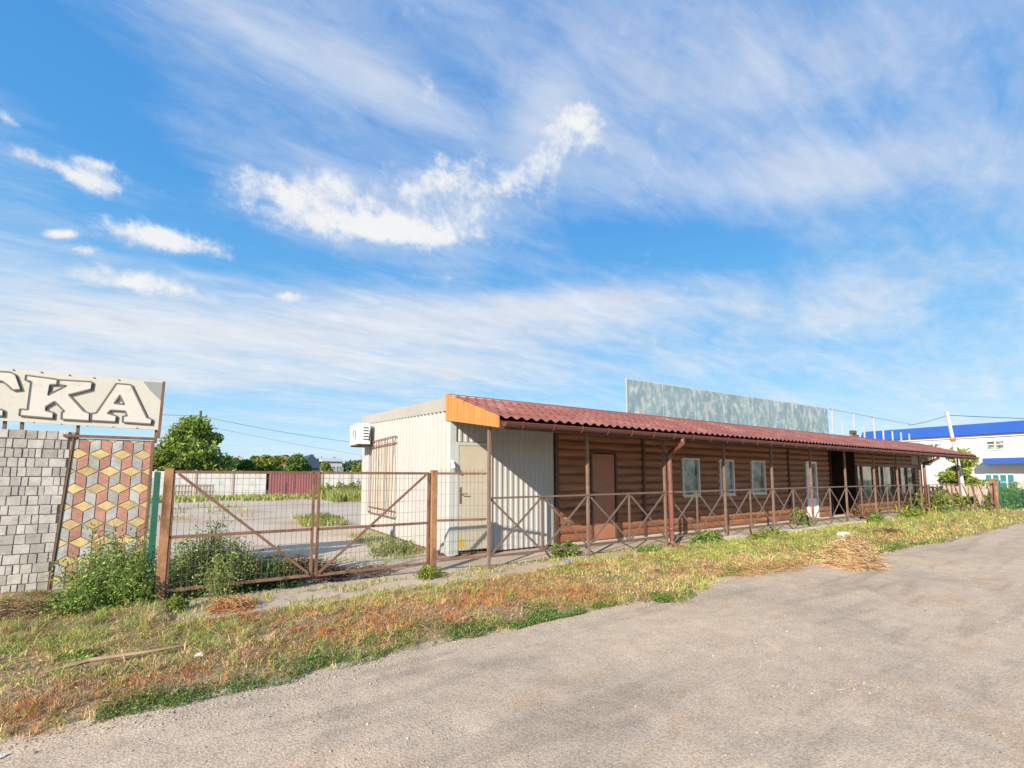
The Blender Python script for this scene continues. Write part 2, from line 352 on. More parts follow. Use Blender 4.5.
# value noise in python for patches and heights
_T = rng.random((256, 256))
def vnoise(x, y):
    x = np.asarray(x, float); y = np.asarray(y, float)
    xi = np.floor(x).astype(int); yi = np.floor(y).astype(int); fx = x-xi; fy = y-yi
    fx = fx*fx*(3-2*fx); fy = fy*fy*(3-2*fy)
    a = _T[xi % 256, yi % 256]; b = _T[(xi+1) % 256, yi % 256]; c = _T[xi % 256, (yi+1) % 256]; d = _T[(xi+1) % 256, (yi+1) % 256]
    return (a*(1-fx)+b*fx)*(1-fy)+(c*(1-fx)+d*fx)*fy
def fbm(x, y, o=4):
    s = 0; a = .5; t = 0
    for i in range(o): s = s+a*vnoise(x*2**i+i*17, y*2**i+i*31); t += a; a *= .5
    return s/t
def grid_mesh(xs, ys, hf, name, m, kind='structure', smooth=True):
    X, Y = np.meshgrid(xs, ys, indexing='ij'); Z = hf(X, Y)
    V = np.stack([X, Y, Z], -1).reshape(-1, 3); nx, ny = X.shape
    I = np.arange(nx*ny).reshape(nx, ny)
    F = np.stack([I[:-1, :-1], I[1:, :-1], I[1:, 1:], I[:-1, 1:]], -1).reshape(-1, 4)
    o = np_mesh(name, V, F, np.ones((len(V), 3)), m, kind=kind)
    if smooth: o.data.polygons.foreach_set('use_smooth', [True]*len(F))
    return o

# ------------------------------------------------------------------ ground, road, yard
g = MB(); g.add([(-900, -900, -.06), (1500, -900, -.06), (1500, 1500, -.06), (-900, 1500, -.06)], [(0, 1, 2, 3)])
g.build('ground', M['ground'], kind='structure')
def road_h(X, Y):
    r = .030*(fbm(X*1.1+3, Y*1.9+9, 3)-.5)*np.clip((3.9-Y)/1.2, 0, 1)
    return r + .012*(fbm(X*5, Y*5, 3)-.5)*np.clip((3.9-Y)/.4, 0, 1)
grid_mesh(np.concatenate([np.arange(-14, -3, .5), np.arange(-3, 12, .06), np.arange(12, 130, 1.0)]), np.concatenate([np.arange(-25, 0, 1.), np.arange(0, 4.01, .06)]), road_h, 'road', M['road'])
y_ = MB(); y_.add([(-25, 5.6, -.012), (120, 5.6, -.012), (120, 40, -.012), (-25, 40, -.012)], [(0, 1, 2, 3)]); y_.build('yard_ground', M['yard'], kind='structure')
# concrete apron along the fence, ragged front edge
def edge_apron(x): return 5.66 + .30*(fbm(x*1.3, x*0+4.2, 4)-.5) + np.where(x > 4.4, .14, 0) + np.clip(x-6, 0, 5)*.03
xs = np.arange(-1.5, 23.4, .12); a = MB(); ey = edge_apron(xs)
vs = [(x, e, .022) for x, e in zip(xs, ey)] + [(x, 7.6, .022) for x in xs]; n = len(xs)
vs += [(x, e, -.05) for x, e in zip(xs, ey)]
a.add(vs, [(i, i+1, n+i+1, n+i) for i in range(n-1)] + [(2*n+i, 2*n+i+1, i+1, i) for i in range(n-1)])
a.build('concrete_apron', M['concrete'], kind='structure')

def edge_road(x):                      # y of the verge edge
    return 3.66 + .16*(fbm(x*1.1+8, x*0+2, 4)-.5)*2 + np.where(x > 8, -np.clip((x-8)*.06, 0, .45), 0) + .25*np.exp(-((x-6.3)/.8)**2) - .15*np.exp(-((x-4.8)/.6)**2)
def verge_h(X, Y):
    e = edge_road(X); d = Y-e
    h = -.03 + .06*np.clip(d/.35, 0, 1) + .15*np.clip(d/.8, 0, 1)*(fbm(X*1.9, Y*2.3, 5)-.40)
    b = np.where(X < -.4, 8.2, np.where(X > 23, 9, edge_apron(X)+.05)); t = np.clip((b-Y)/.25, 0, 1)
    h = h*t + (-.03)*(1-t)
    return h
grid_mesh(np.concatenate([np.arange(-12, 12, .07), np.arange(12, 60, .25)]), np.arange(2.8, 8.4, .07), verge_h, 'verge', M['soil'])

# ------------------------------------------------------------------ grass
def patch(x, y, cx, cy, rx, ry): return np.exp(-(((x-cx)/rx)**2+((y-cy)/ry)**2))
GREEN = np.array([.17, .27, .065]); LIME = np.array([.40, .46, .12]); OLIVE = np.array([.45, .37, .14]); STRAW = np.array([.72, .52, .28]); RED = np.array([.58, .25, .10]); BROWN = np.array([.36, .22, .12])
def grass_cols(x, y, n):
    p = np.zeros((n, 6))
    e = y-edge_road(x); f = fbm(x*1.3+5, y*1.3+1, 4); f2 = fbm(x*2.7+50, y*2.7, 3); f3 = fbm(x*.9+20, y*.9+70, 3)
    p[:, 0] = .35 + 2.0*(f > .55) + 5*np.exp(-(e/.26)**2)*(np.where((x > -.35) & (x < 3.3), 1, .25)) + 2.2*patch(x, y, -1.1, 5.9, 1.0, .5)
    p[:, 1] = .9 + 1.2*patch(x, y, -2, 5.8, 2, 1) + 1.1*(f2 > .58) + 3.0*np.clip((x-5)/3, 0, 1)*(y > 4.7) + 2.0*patch(x, y, -2.2, 5.6, .5, .7) + .8*np.clip((x-9)/4, 0, 1)
    p[:, 2] = .9
    p[:, 3] = 1.0 + .8*(f3 > .5) + 2.0*patch(x, y, 7.2, 4.0, 1.6, .5) + 1.0*patch(x, y, 5, 4.6, 1.5, .4)
    p[:, 4] = .12 + 1.0*(f3 < .42) + 5*patch(x, y, -.6, 3.98, .55, .22) + 5.5*patch(x, y, 2.4, 4.7, 1.0, .35) + 4.5*patch(x, y, 1.5, 4.25, .8, .3) + 3*patch(x, y, 3.6, 4.25, .8, .28) + 4.5*patch(x, y, 6.0, 4.3, .6, .22) + 4*patch(x, y, .0, 5.5, .3, .25) + 3*patch(x, y, 4.6, 5.2, .5, .25) + 2*patch(x, y, 12, 4.2, 2.2, .3) + 1.2*patch(x, y, 17, 4.2, 2.5, .4)
    p[:, 5] = .6 + 1.2*(f2 < .42) + 1.6*patch(x, y, -1.8, 6.6, .6, .4)
    p = p**1.5
    p /= p.sum(1, keepdims=True); c = p.cumsum(1); r = rng.random((n, 1)); k = (r > c).sum(1).clip(0, 5)
    base = np.stack([GREEN, LIME, OLIVE, STRAW, RED, BROWN])[k]
    return base*rng.uniform(.7, 1.3, (n, 1))*rng.uniform(.92, 1.08, (n, 3)), k
def blades(x, y, z, h, w, col, lean=.6):
    n = len(x); th = rng.uniform(0, 2*np.pi, n); la = rng.uniform(0, 2*np.pi, n); ln = rng.uniform(.05, lean, n)*h
    dx, dy = np.cos(th)*w/2, np.sin(th)*w/2; lx, ly = np.cos(la)*ln, np.sin(la)*ln
    V = np.empty((n, 5, 3))
    V[:, 0] = np.stack([x-dx, y-dy, z], 1); V[:, 1] = np.stack([x+dx, y+dy, z], 1)
    V[:, 2] = np.stack([x+dx*.8+lx*.4, y+dy*.8+ly*.4, z+h*.6], 1); V[:, 3] = np.stack([x-dx*.8+lx*.4, y-dy*.8+ly*.4, z+h*.6], 1)
    V[:, 4] = np.stack([x+lx*1.3, y+ly*1.3, z+h*.9], 1)
    i = np.arange(n)[:, None]*5
    T = np.concatenate([i+np.array([[0, 1, 2]]), i+np.array([[0, 2, 3]]), i+np.array([[3, 2, 4]])])
    return V.reshape(-1, 3), T, np.repeat(col, 5, 0)
def rand_in(n, x0, x1, y0, y1): return rng.uniform(x0, x1, n), rng.uniform(y0, y1, n)
parts = []
def verge_grass(n, x0, x1, wmul, y0=3.3, y1=8.2):
    x, y = rand_in(n, x0, x1, y0, y1); e = y-edge_road(x)
    top = np.where(x < -.5, 7.9, np.where(x > 23, 8.2, edge_apron(x)+.12))
    dens = np.clip(e/.10+.15, 0, 1)*np.clip((top-y)/.25, 0, 1)*np.where((fbm(x*1.9+9, y*1.9+3, 4) > .36), 1, .35)
    k = rng.random(n) < dens; x, y = x[k], y[k]; n = len(x)
    c, kk = grass_cols(x, y, n)
    h = rng.uniform(.012, .058, n)*np.choose(kk, [.8, 1.35, 1.1, 1.0, .7, .7])*(.7+.8*fbm(x*2, y*2, 3))*(1+.3*(wmul-1))
    w = rng.uniform(.004, .010, n)*wmul
    parts.append(blades(x, y, verge_h(x, y)-.006, h, w, c, 1.2))
def tufts(n, x0, x1, per, hm, wm, y0=3.35, y1=8.1):
    x, y = rand_in(n, x0, x1, y0, y1); e = y-edge_road(x)
    top = np.where(x < -.5, 7.9, np.where(x > 23, 8.2, edge_apron(x)+.15))
    dens = np.clip(e/.08+.1, 0, 1)*np.clip((top-y)/.2, 0, 1)*np.clip((fbm(x*2.3+9, y*2.3+3, 4)-.30)*6, .25, 1)
    k = rng.random(n) < dens; x, y = x[k], y[k]; n = len(x)
    c, kk = grass_cols(x, y, n); hh = rng.lognormal(-3.05, .45, n).clip(.015, .16)*np.choose(kk, [.75, 1.2, 1.1, 1.0, .85, .85])*hm
    rad = rng.uniform(.008, .03, n)*hm
    X = np.repeat(x, per)+rng.normal(size=n*per)*np.repeat(rad, per); Y = np.repeat(y, per)+rng.normal(size=n*per)*np.repeat(rad, per)
    C = np.repeat(c, per, 0)*rng.uniform(.7, 1.35, (n*per, 1))
    parts.append(blades(X, Y, verge_h(X, Y)-.004, np.repeat(hh, per)*rng.uniform(.5, 1.15, n*per), rng.uniform(.0022, .0050, n*per)*wm, C, 1.3))
tufts(17000, -4.2, 4.2, 15, 1.0, 1.0); tufts(9500, 4.2, 11, 11, 1.15, 1.7); tufts(5000, 11, 26, 8, 1.4, 3.2)
verge_grass(30000, -4.5, 3.5, .8); verge_grass(16000, 3.5, 10, 1.3); verge_grass(12000, 10, 26, 2.4); verge_grass(9000, 26, 50, 5, 2.6)
# yard strips
def strip(n, x0, x1, y0, y1, h0, h1, w, thr=.45, z=-.01):
    x, y = rand_in(n, x0, x1, y0, y1); k = fbm(x*.6+2, y*.6+4, 3) > thr; x, y = x[k], y[k]; n = len(x)
    c = np.stack([GREEN, LIME, LIME, OLIVE])[rng.integers(0, 4, n)]*rng.uniform(.7, 1.3, (n, 1))
    parts.append(blades(x, y, np.full(n, z), rng.uniform(h0, h1, n), np.full(n, w), c, .8))
strip(8000, -12, 12, 33, 39.6, .1, .45, .06, .42); strip(1500, 2.0, 3.3, 14.5, 18, .1, .3, .02, .4); strip(1200, 2.6, 3.4, 7.8, 12, .04, .14, .010, .45)
strip(2500, -1, 3.4, 6.4, 9, .04, .12, .01, .55); strip(1800, 5.5, 10, 28, 34, .3, 1.0, .06, .4)
strip(2500, 23, 60, 5.5, 12, .1, .5, .05, .4); strip(1800, -5, 1, 19, 28, .05, .25, .04, .6)
# tufts on the apron cracks
x, y = rand_in(16000, -.5, 23, 5.6, 6.4); k = (fbm(x*2.2, y*4, 3) > .55); x, y = x[k], y[k]
parts.append(blades(x, y, np.full(len(x), .02), rng.uniform(.02, .09, len(x)), np.full(len(x), .01), np.stack([GREEN, LIME, OLIVE, STRAW])[rng.integers(0, 4, len(x))]*1.0, .8))
off = 0; Vs, Ts, Cs = [], [], []
for V, T, C in parts: Vs.append(V); Ts.append(T+off); Cs.append(C); off += len(V)
o = np_mesh('grass', np.concatenate(Vs), np.concatenate(Ts), np.concatenate(Cs), M['leaf'], kind='stuff'); tag(o, 'patchy green, straw and rust coloured grass on the verge and yard edges', 'grass')

# leaf cluster tool: n leaves at points P
def leaf_quads(P, size, col, flat=0.):
    n = len(P); a = rng.normal(size=(n, 3)); a /= np.linalg.norm(a, axis=1, keepdims=True)
    b = rng.normal(size=(n, 3)); 
    if flat: b[:, 2] += flat*3*np.sign(b[:, 2]+1e-6); a[:, 2] *= (1-flat); a /= np.linalg.norm(a, axis=1, keepdims=True)
    c = np.cross(a, b); c /= np.linalg.norm(c, axis=1, keepdims=True)+1e-9
    s = (size*rng.uniform(.6, 1.3, n))[:, None]
    V = np.stack([P-a*s, P-c*s*.45, P+a*s, P+c*s*.45], 1).reshape(-1, 3)
    return V, np.arange(4*n).reshape(n, 4), np.repeat(col, 4, 0)
def greens(n, pal, lo=.6, hi=1.35): return np.array(pal)[rng.integers(0, len(pal), n)]*rng.uniform(lo, hi, (n, 1))
# flat leafy ground cover on the verge, dry litter of leaves
n = 80000; x, y = rand_in(n, -4, 14, 3.4, 7.4); e = y-edge_road(x)
top = np.where(x < -.5, 7.9, edge_apron(x)+.1)
k = (rng.random(n) < np.clip(e/.1+.2, 0, 1)*np.clip((top-y)/.3, 0, 1)); x, y = x[k], y[k]
c, kk = grass_cols(x, y, len(x)); P = np.stack([x, y, verge_h(x, y)+rng.uniform(.002, .045, len(x))*np.where(kk == 0, 1.3, 1)], 1)
n = 34000; x = rng.uniform(-.6, 4.6, n); x = np.where(rng.random(n) < .25, rng.uniform(4, 14, n), x); ee = np.abs(rng.normal(size=n))*.17*np.where((x > 0) & (x < 2.2), 1.25, .75)+.0
k = rng.random(n) < np.clip((fbm(x*3.1, ee*5+5, 4)-.42)*7, .04, 1); x, ee = x[k], ee[k]; y = edge_road(x)+ee+.02
P = np.concatenate([P, np.stack([x, y, verge_h(x, y)+rng.uniform(.004, .06, len(x))], 1)]); c = np.concatenate([c, greens(len(x), [(.11, .20, .045), (.16, .26, .06), (.09, .16, .04), (.24, .28, .09)])]); x = P[:, 0]
V, F, C = leaf_quads(P, .009+.006*np.clip(x/6, 0, 1.5), c); V = V*1.0
o = np_mesh('leaf_litter', V, F, C, M['leaf'], kind='stuff'); tag(o, 'small green and dry rusty leaves of ground cover over the verge', 'ground cover')
# pebbles on the road
n = 16000; r = rng.random(n)**.6; x = rng.uniform(-2.2, 7.5, n); y = rng.uniform(.3, 3.75, n)
k = (rng.random(n) < .12+.9*(fbm(x*1.5, y*1.5, 3) > .5)); 
bx_ = np.concatenate([rng.normal(3.5, .3, 700), rng.normal(4.1, .22, 260)]); by_ = np.concatenate([rng.normal(1.55, .07, 700), rng.normal(2.25, .06, 260)]) ; by_[:700] -= (bx_[:700]-3.5)*.45
ex_ = rng.uniform(-2, 9, 5200); ey_ = edge_road(ex_)-np.abs(rng.normal(size=5200))*.12+.04
x = np.concatenate([x[k], bx_, ex_]); y = np.concatenate([y[k], by_, ey_]); n = len(x)
s = rng.lognormal(-5.6, .5, n).clip(.002, .014)[:, None]
base = np.array([(1, 0, 0), (-1, 0, 0), (0, 1, 0), (0, -1, 0), (0, 0, .6), (0, 0, -.4)], float)
th = rng.uniform(0, 6.28, n); ro = np.stack([np.stack([np.cos(th), -np.sin(th), 0*th], 1), np.stack([np.sin(th), np.cos(th), 0*th], 1), np.stack([0*th, 0*th, 1+0*th], 1)], 1)
V = np.einsum('nij,kj->nki', ro, base)*rng.uniform(.6, 1.2, (n, 6, 1))*s[:, :, None]+np.stack([x, y, road_h(x, y)+.002], 1)[:, None, :]
tr = np.array([(0, 2, 4), (2, 1, 4), (1, 3, 4), (3, 0, 4), (2, 0, 5), (1, 2, 5), (3, 1, 5), (0, 3, 5)])
F = (np.arange(n)[:, None, None]*6+tr[None]).reshape(-1, 3)
pc = np.array([(.44, .38, .32), (.34, .28, .23), (.50, .45, .39), (.44, .32, .23), (.22, .19, .16)])[rng.integers(0, 5, n)]*rng.uniform(.8, 1.2, (n, 1))
o = np_mesh('pebbles', V.reshape(-1, 3), F, np.repeat(pc, 6, 0), M['pebble'], kind='stuff'); tag(o, 'loose gravel scattered over the worn road', 'gravel')

# ------------------------------------------------------------------ container office
def corr_strip(mb, a, b, zb, zt, pitch, depth, nrm):        # trapezoid profile sheet from a to b (xy), zb/zt = (start,end)
    a = Vector((*a, 0)); b = Vector((*b, 0)); Ln = (b-a).length; t = (b-a)/Ln; nrm = Vector((*nrm, 0))
    pts = []; s = 0
    while s < Ln:
        for q, d in ((0, 0), (.45, 0), (.58, 1), (.87, 1)):
            if s+q*pitch <= Ln: pts.append((s+q*pitch, d*depth))
        s += pitch
    pts.append((Ln, 0)); vs = []
    for s, d in pts:
        p = a+t*s+nrm*d; f = s/Ln
        vs += [(p.x, p.y, zb[0]*(1-f)+zb[1]*f), (p.x, p.y, zt[0]*(1-f)+zt[1]*f)]
    mb.add(vs, [(2*i, 2*i+2, 2*i+3, 2*i+1) for i in range(len(pts)-1)])
X0, X1, Y0, Y1 = 3.48, 5.86, 7.51, 13.8
t = thing('site_cabin', 'off-white corrugated metal cabin closing the left end of the long brown building', 'cabin', (X0, Y0, 0))
m = MB(); corr_strip(m, (X0, Y1), (X0, Y0+.09), (.06, .06), (3.1, 2.72), .20, .045, (-1, 0))
corr_strip(m, (X0+.85, Y0), (X1, Y0), (.06, .06), (2.75, 2.75), .125, .02, (0, -1))
corr_strip(m, (X0+.09, Y0), (X0+.85, Y0), (2.13, 2.13), (2.75, 2.75), .125, .02, (0, -1))
m.box(X0+.01, X1, Y1-.05, Y1, .05, 3.1); m.box(X1-.03, X1, Y0+.06, Y1-.05, .05, 2.8)
m.build('wall', M['corr'], t)
m = MB(); m.box(X0-.036, X0+.085, Y0-.03, Y0+.02, .04, 2.74); m.box(X0-.036, X0+.01, Y0+.02, Y0+.10, .04, 2.74); m.build('corner_trim', M['corr_trim'], t)
MB().box(X0-.036, X0+.03, Y1-.06, Y1+.01, .04, 3.1).build('corner_trim', M['corr_trim'], t)
m = MB(); m.box(X0+.02, X1, Y0+.03, Y1, 0, .058); m.build('base_frame', M['rust'], t)
m = MB()
m.add([(X0-.05, Y0+.12, 2.71), (X0-.05, Y1+.05, 3.08), (X0-.05, Y1+.05, 3.32), (X0-.05, Y0+.12, 2.97), (X0+.0, Y0+.12, 2.71), (X0, Y1+.05, 3.08), (X0, Y1+.05, 3.32), (X0, Y0+.12, 2.97),
       (X1, Y0+.12, 2.97), (X1, Y1+.05, 3.32)],
      [(0, 1, 2, 3), (7, 6, 5, 4), (3, 2, 6, 7), (0, 4, 5, 1), (1, 5, 6, 2), (0, 3, 7, 4), (7, 6, 9, 8)])
m.build('roof_edge', M['parapet'], t)
# door
m = MB(); m.box(X0+.085, X0+.14, Y0-.035, Y0+.02, .06, 2.12); m.box(X0+.80, X0+.85, Y0-.035, Y0+.02, .06, 2.12); m.box(X0+.14, X0+.80, Y0-.035, Y0+.02, 2.06, 2.12); m.build('door_frame', M['corr_trim'], t)
dr = MB().box(X0+.145, X0+.795, Y0-.028, Y0+.01, .12, 2.055).build('door', M['door_beige'], t, bevel=.004)
m = MB(); m.box(X0+.16, X0+.20, Y0-.036, Y0-.028, .98, 1.28); m.tube([(X0+.18, Y0-.036, 1.16), (X0+.18, Y0-.08, 1.16), (X0+.30, Y0-.08, 1.155)], .010); m.build('handle', M['rust'], dr)
MB().box(X0+.16, X0+.25, Y0-.032, Y0-.028, .18, .34).build('warning_sticker', mat('sticker_yellow', (.60, .40, .04), .5, .2, 12), dr)
m = MB(); m.tube([(X0-.01, Y0-.05, 1.74), (X0-.01, Y0-.12, 1.74)], [.045, .03]); m.tube([(X0-.01, Y0-.10, 1.71), (X0-.01, Y0-.13, 1.62)], [.03, .05]); m.build('wall_lamp', M['white'], t, smooth=True)
# window with grille on the end wall
wy0, wy1, wz0, wz1 = 10.5, 12.75, .52, 2.42
w = MB(); w.box(X0-.03, X0-.015, wy0+.06, wy1-.06, wz0+.06, wz1-.06); pane = w.build('window', M['curtain'], t)
m = MB()
for (a_, b_, c_, d_) in ((wy0, wy1, wz0, wz0+.06), (wy0, wy1, wz1-.06, wz1), (wy0, wy0+.06, wz0+.06, wz1-.06), (wy1-.06, wy1, wz0+.06, wz1-.06), (11.2, 11.25, wz0+.06, wz1-.06), (12.0, 12.05, wz0+.06, wz1-.06)): m.box(X0-.045, X0-.03, a_, b_, c_, d_)
m.build('frame', M['white_frame'], pane)
m = MB(); gx = X0-.085
for z in (wz0-.02, wz0+.14, wz1-.12, wz1+.04): m.beam((gx, wy0-.05, z), (gx, wy1+.05, z), .022)
for i in range(11):
    yy = wy0-.05+(wy1-wy0+.1)*i/10; m.beam((gx, yy, wz0-.02), (gx, yy, wz1+.04), .012)
for yy in (wy0-.05, wy1+.05):
    for z in (wz0, wz1): m.beam((gx, yy, z), (X0, yy, z), .02)
m.build('grille', M['rust'], pane)
# air conditioner
def aircon(label, loc, sx, sy, sz, face='x'):
    t = thing('air_conditioner', label, 'air conditioner', loc); x, y, z = loc
    MB().box(x-sx, x, y-sy/2, y+sy/2, z, z+sz).build('body', M['white'], t, bevel=.02)
    m = MB()
    if face == 'x':
        fx = x-sx-.004
        for k in range(24):
            for r_ in (.16*sz, .26*sz, .36*sz): 
                a0, a1 = k/24*6.283, (k+1)/24*6.283; m.beam((fx, y-.1+math.cos(a0)*r_, z+sz/2+math.sin(a0)*r_), (fx, y-.1+math.cos(a1)*r_, z+sz/2+math.sin(a1)*r_), .008)
        for k in range(5): m.box(x-.20, x-.06, y-sy/2-.004, y-sy/2-.001, z+.12+k*.08, z+.15+k*.08)
        m.tube([(x-.05, y-sy/2-.03, z+.1), (x-.02, y-sy/2-.05, z+.4), (x+.02, y-sy/2-.04, z+.5)], .02)
    else:
        for k in range(7): m.box(x-sx+.06, x-.06, y-sy/2-.006, y-sy/2-.001, z+.06+k*.036, z+.08+k*.036)
    m.build('grille', M['grille'], t)
    for yy in (y-sy/2+.1, y+sy/2-.1): MB().beam((x-sx, yy, z-.025), (x+.05, yy, z-.025), .04).build('bracket', M['brown_trim'], t)
    return t
aircon('white air conditioner hung on the end wall of the off-white cabin', (3.33, 12.9, 2.38), .36, .85, .58)

# ------------------------------------------------------------------ the long log building
BX0, BX1, WY = 5.90, 28.3, 7.56
RX0, RX1, EY, RYY = 3.45, 29.05, 5.75, 7.62
def ze(x): return 2.34+(x-RX0)/(RX1-RX0)*.10
def zr(x): return 2.99+(x-RX0)/(RX1-RX0)*.13
t = thing('roadside_building', 'long low brown log-clad building with a maroon metal lean-to roof', 'building', (BX0, WY, 0))
PIT = .185
def logy(z):
    u = ((z-.06) % PIT)/PIT*2-1
    return WY-.055*math.sqrt(max(0, 1-u*u*.96))
def log_panel(mb, x0, x1, z0, z1):
    zs = [z0]; k = int((z0-.06)//PIT)
    while .06+k*PIT < z1:
        for q in (0, .04, .12, .25, .4, .5, .6, .75, .88, .96):
            z = .06+(k+q)*PIT
            if z0+.001 < z < z1-.001: zs.append(z)
        k += 1
    zs.append(z1); n = len(zs)
    vs = [(x, logy(z), z) for z in zs for x in (x0, x1)]
    mb.add(vs, [(2*i, 2*i+1, 2*i+3, 2*i+2) for i in range(n-1)])
ops = [(6.95, 7.68, .06, 2.02), (10.16, 10.86, .98, 1.97), (11.82, 12.5, .98, 1.97), (13.45, 14.2, .98, 1.97), (16.85, 17.6, .06, 2.02), (18.7, 20.75, .06, 2.7), (20.98, 22.7, .7, 1.95), (23.05, 24.75, .7, 1.95), (25.0, 27.4, .7, 1.95)]
m = MB(); x = BX0; TOPW = 2.85
for (a_, b_, c_, d_) in ops:
    log_panel(m, x, a_, .06, TOPW)
    if c_ > .07: log_panel(m, a_, b_, .06, c_)
    log_panel(m, a_, b_, d_, TOPW); x = b_
log_panel(m, x, BX1, .06, TOPW)
m.build('wall', M['log'], t, smooth=True)
m = MB(); m.box(BX0, BX1, 11.4, 11.5, 0, 2.8); m.box(BX1-.06, BX1, WY+.0, 11.4, 0, 2.8); m.box(BX0, BX0+.02, WY, 11.4, 0, 2.8); m.box(BX0, BX1, WY+.05, 11.5, 2.801, 2.86); m.build('rear_wall', M['brown_trim'], t)
m = MB(); m.box(BX0, BX1+.05, WY-.02, WY+.2, -.03, .058); m.build('footing', M['plinth'], t)
for xx in (5.93, 8.65, 15.7, 28.27): MB().box(xx-.04, xx+.04, WY-.085, WY-.02, .06, 2.7).build('cover_board', M['brown_trim'], t)
# door
d_ = MB().box(6.97, 7.66, WY-.05, WY, .07, 2.0).build('door', M['metal_door'], t, bevel=.004)
m = MB(); m.box(6.99, 7.03, WY-.062, WY-.05, .95, 1.15); m.tube([(7.01, WY-.06, 1.07), (7.01, WY-.10, 1.07), (7.12, WY-.10, 1.07)], .01); m.build('handle', M['grille'], d_)
m = MB(); m.box(6.90, 6.95, WY-.075, WY, .06, 2.06); m.box(7.68, 7.73, WY-.075, WY, .06, 2.06); m.box(6.95, 7.68, WY-.075, WY, 2.02, 2.07); m.build('frame', M['brown_trim'], d_)
def window(x0, x1, z0, z1, mull=(), fm='white_frame', fw=.03, name='window'):
    p = MB().box(x0+.01, x1-.01, WY-.02, WY-.005, z0+.01, z1-.01).build(name, M['glass'], t)
    f = MB()
    f.box(x0-.01, x1+.01, WY-.085, WY-.021, z1-fw, z1+.01); f.box(x0-.01, x1+.01, WY-.085, WY-.021, z0-.01, z0+fw)
    f.box(x0-.01, x0+fw, WY-.085, WY-.021, z0+fw, z1-fw); f.box(x1-fw, x1+.01, WY-.085, WY-.021, z0+fw, z1-fw)
    for u in mull: f.box(u-.02, u+.02, WY-.07, WY-.021, z0+fw, z1-fw)
    f.build('frame', M[fm], p)
    return p
for (a_, b_) in ((10.16, 10.86), (11.82, 12.5), (13.45, 14.2)):
    p = window(a_, b_, .98, 1.97); MB().box(a_-.03, b_+.03, WY-.10, WY-.086, .94, .965).build('sill', M['white_frame'], p)
p = window(16.85, 17.6, .07, 2.02, name='glazed_door', fw=.07); p['label'] = 'white framed glazed door beside the dark opening'
MB().box(16.93, 17.52, WY-.06, WY-.022, .14, .75).build('kick_panel', M['white'], p)
window(20.98, 22.7, .7, 1.95, (21.5,), 'post'); window(23.05, 24.75, .7, 1.95, (23.6,), 'post'); window(25.0, 27.4, .7, 1.95, (25.6, 26.4), 'post')
# dark opening
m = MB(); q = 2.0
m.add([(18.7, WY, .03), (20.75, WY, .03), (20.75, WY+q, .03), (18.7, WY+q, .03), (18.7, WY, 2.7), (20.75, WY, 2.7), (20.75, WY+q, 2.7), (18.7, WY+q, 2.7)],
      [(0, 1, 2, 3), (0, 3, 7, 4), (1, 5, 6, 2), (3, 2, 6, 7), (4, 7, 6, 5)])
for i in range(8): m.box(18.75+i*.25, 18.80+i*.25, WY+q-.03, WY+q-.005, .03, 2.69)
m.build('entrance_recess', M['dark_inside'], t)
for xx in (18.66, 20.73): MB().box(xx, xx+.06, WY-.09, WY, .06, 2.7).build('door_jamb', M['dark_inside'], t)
# roof : pressed metal tile sheet
def tile_roof():
    xs = np.arange(RX0, RX1+.001, .19/8); ns = 5*6+1
    ss = np.linspace(0, 1, ns); vs = []; nx = len(xs)
    steps = 5
    V = np.empty((nx, ns+steps, 3)); idx = 0; rows = []
    for k in range(steps):
        for j in range(7): rows.append((k/steps + j/6/steps, 1-j/6.0))
    nr = len(rows); V = np.empty((nx, nr, 3))
    for j, (s, h) in enumerate(rows):
        yy = EY-.05+(RYY-EY+.05)*s
        zz = np.array([ze(x)*(1-s)+zr(x)*s for x in xs])
        wave = .022*np.cos(2*np.pi*(xs-RX0)/.19)
        zz = zz+wave+.030*h
        V[:, j] = np.stack([xs, np.full(nx, yy), zz], 1)
    I = np.arange(nx*nr).reshape(nx, nr)
    F = np.stack([I[:-1, :-1], I[1:, :-1], I[1:, 1:], I[:-1, 1:]], -1).reshape(-1, 4)
    o = np_mesh('roof', V.reshape(-1, 3), F, np.ones((nx*nr, 3)), M['maroon_roof'], parent=t)
    me = o.data; me.polygons.foreach_set('use_smooth', [True]*len(F)); return o
tile_roof()
def slab(y0, y1, za, zb, th, x0=RX0+.02, x1=RX1-.02):      # sloped slab under the tiles
    return [(x0, y0, za(x0)), (x1, y0, za(x1)), (x1, y1, zb(x1)), (x0, y1, zb(x0)), (x0, y0, za(x0)-th), (x1, y0, za(x1)-th), (x1, y1, zb(x1)-th), (x0, y1, zb(x0)-th)]
m = MB(); m.add(slab(EY+.02, RYY+.02, lambda x: ze(x)-.03, lambda x: zr(x)-.03, .07), [(0, 1, 2, 3), (7, 6, 5, 4), (0, 4, 5, 1), (1, 5, 6, 2), (2, 6, 7, 3), (3, 7, 4, 0)]); m.build('soffit', M['soffit'], t)
m = MB()
for a_, b_ in ((0, 1),):
    m.add([(RX0, EY-.02, ze(RX0)-.02), (RX1, EY-.02, ze(RX1)-.02), (RX1, EY-.02, ze(RX1)-.15), (RX0, EY-.02, ze(RX0)-.15), (RX0, EY+.01, ze(RX0)-.02), (RX1, EY+.01, ze(RX1)-.02), (RX1, EY+.01, ze(RX1)-.15), (RX0, EY+.01, ze(RX0)-.15)],
          [(0, 1, 2, 3), (7, 6, 5, 4), (0, 4, 5, 1), (3, 2, 6, 7), (0, 3, 7, 4), (1, 5, 6, 2)])
m.build('eave_board', M['brown_trim'], t)
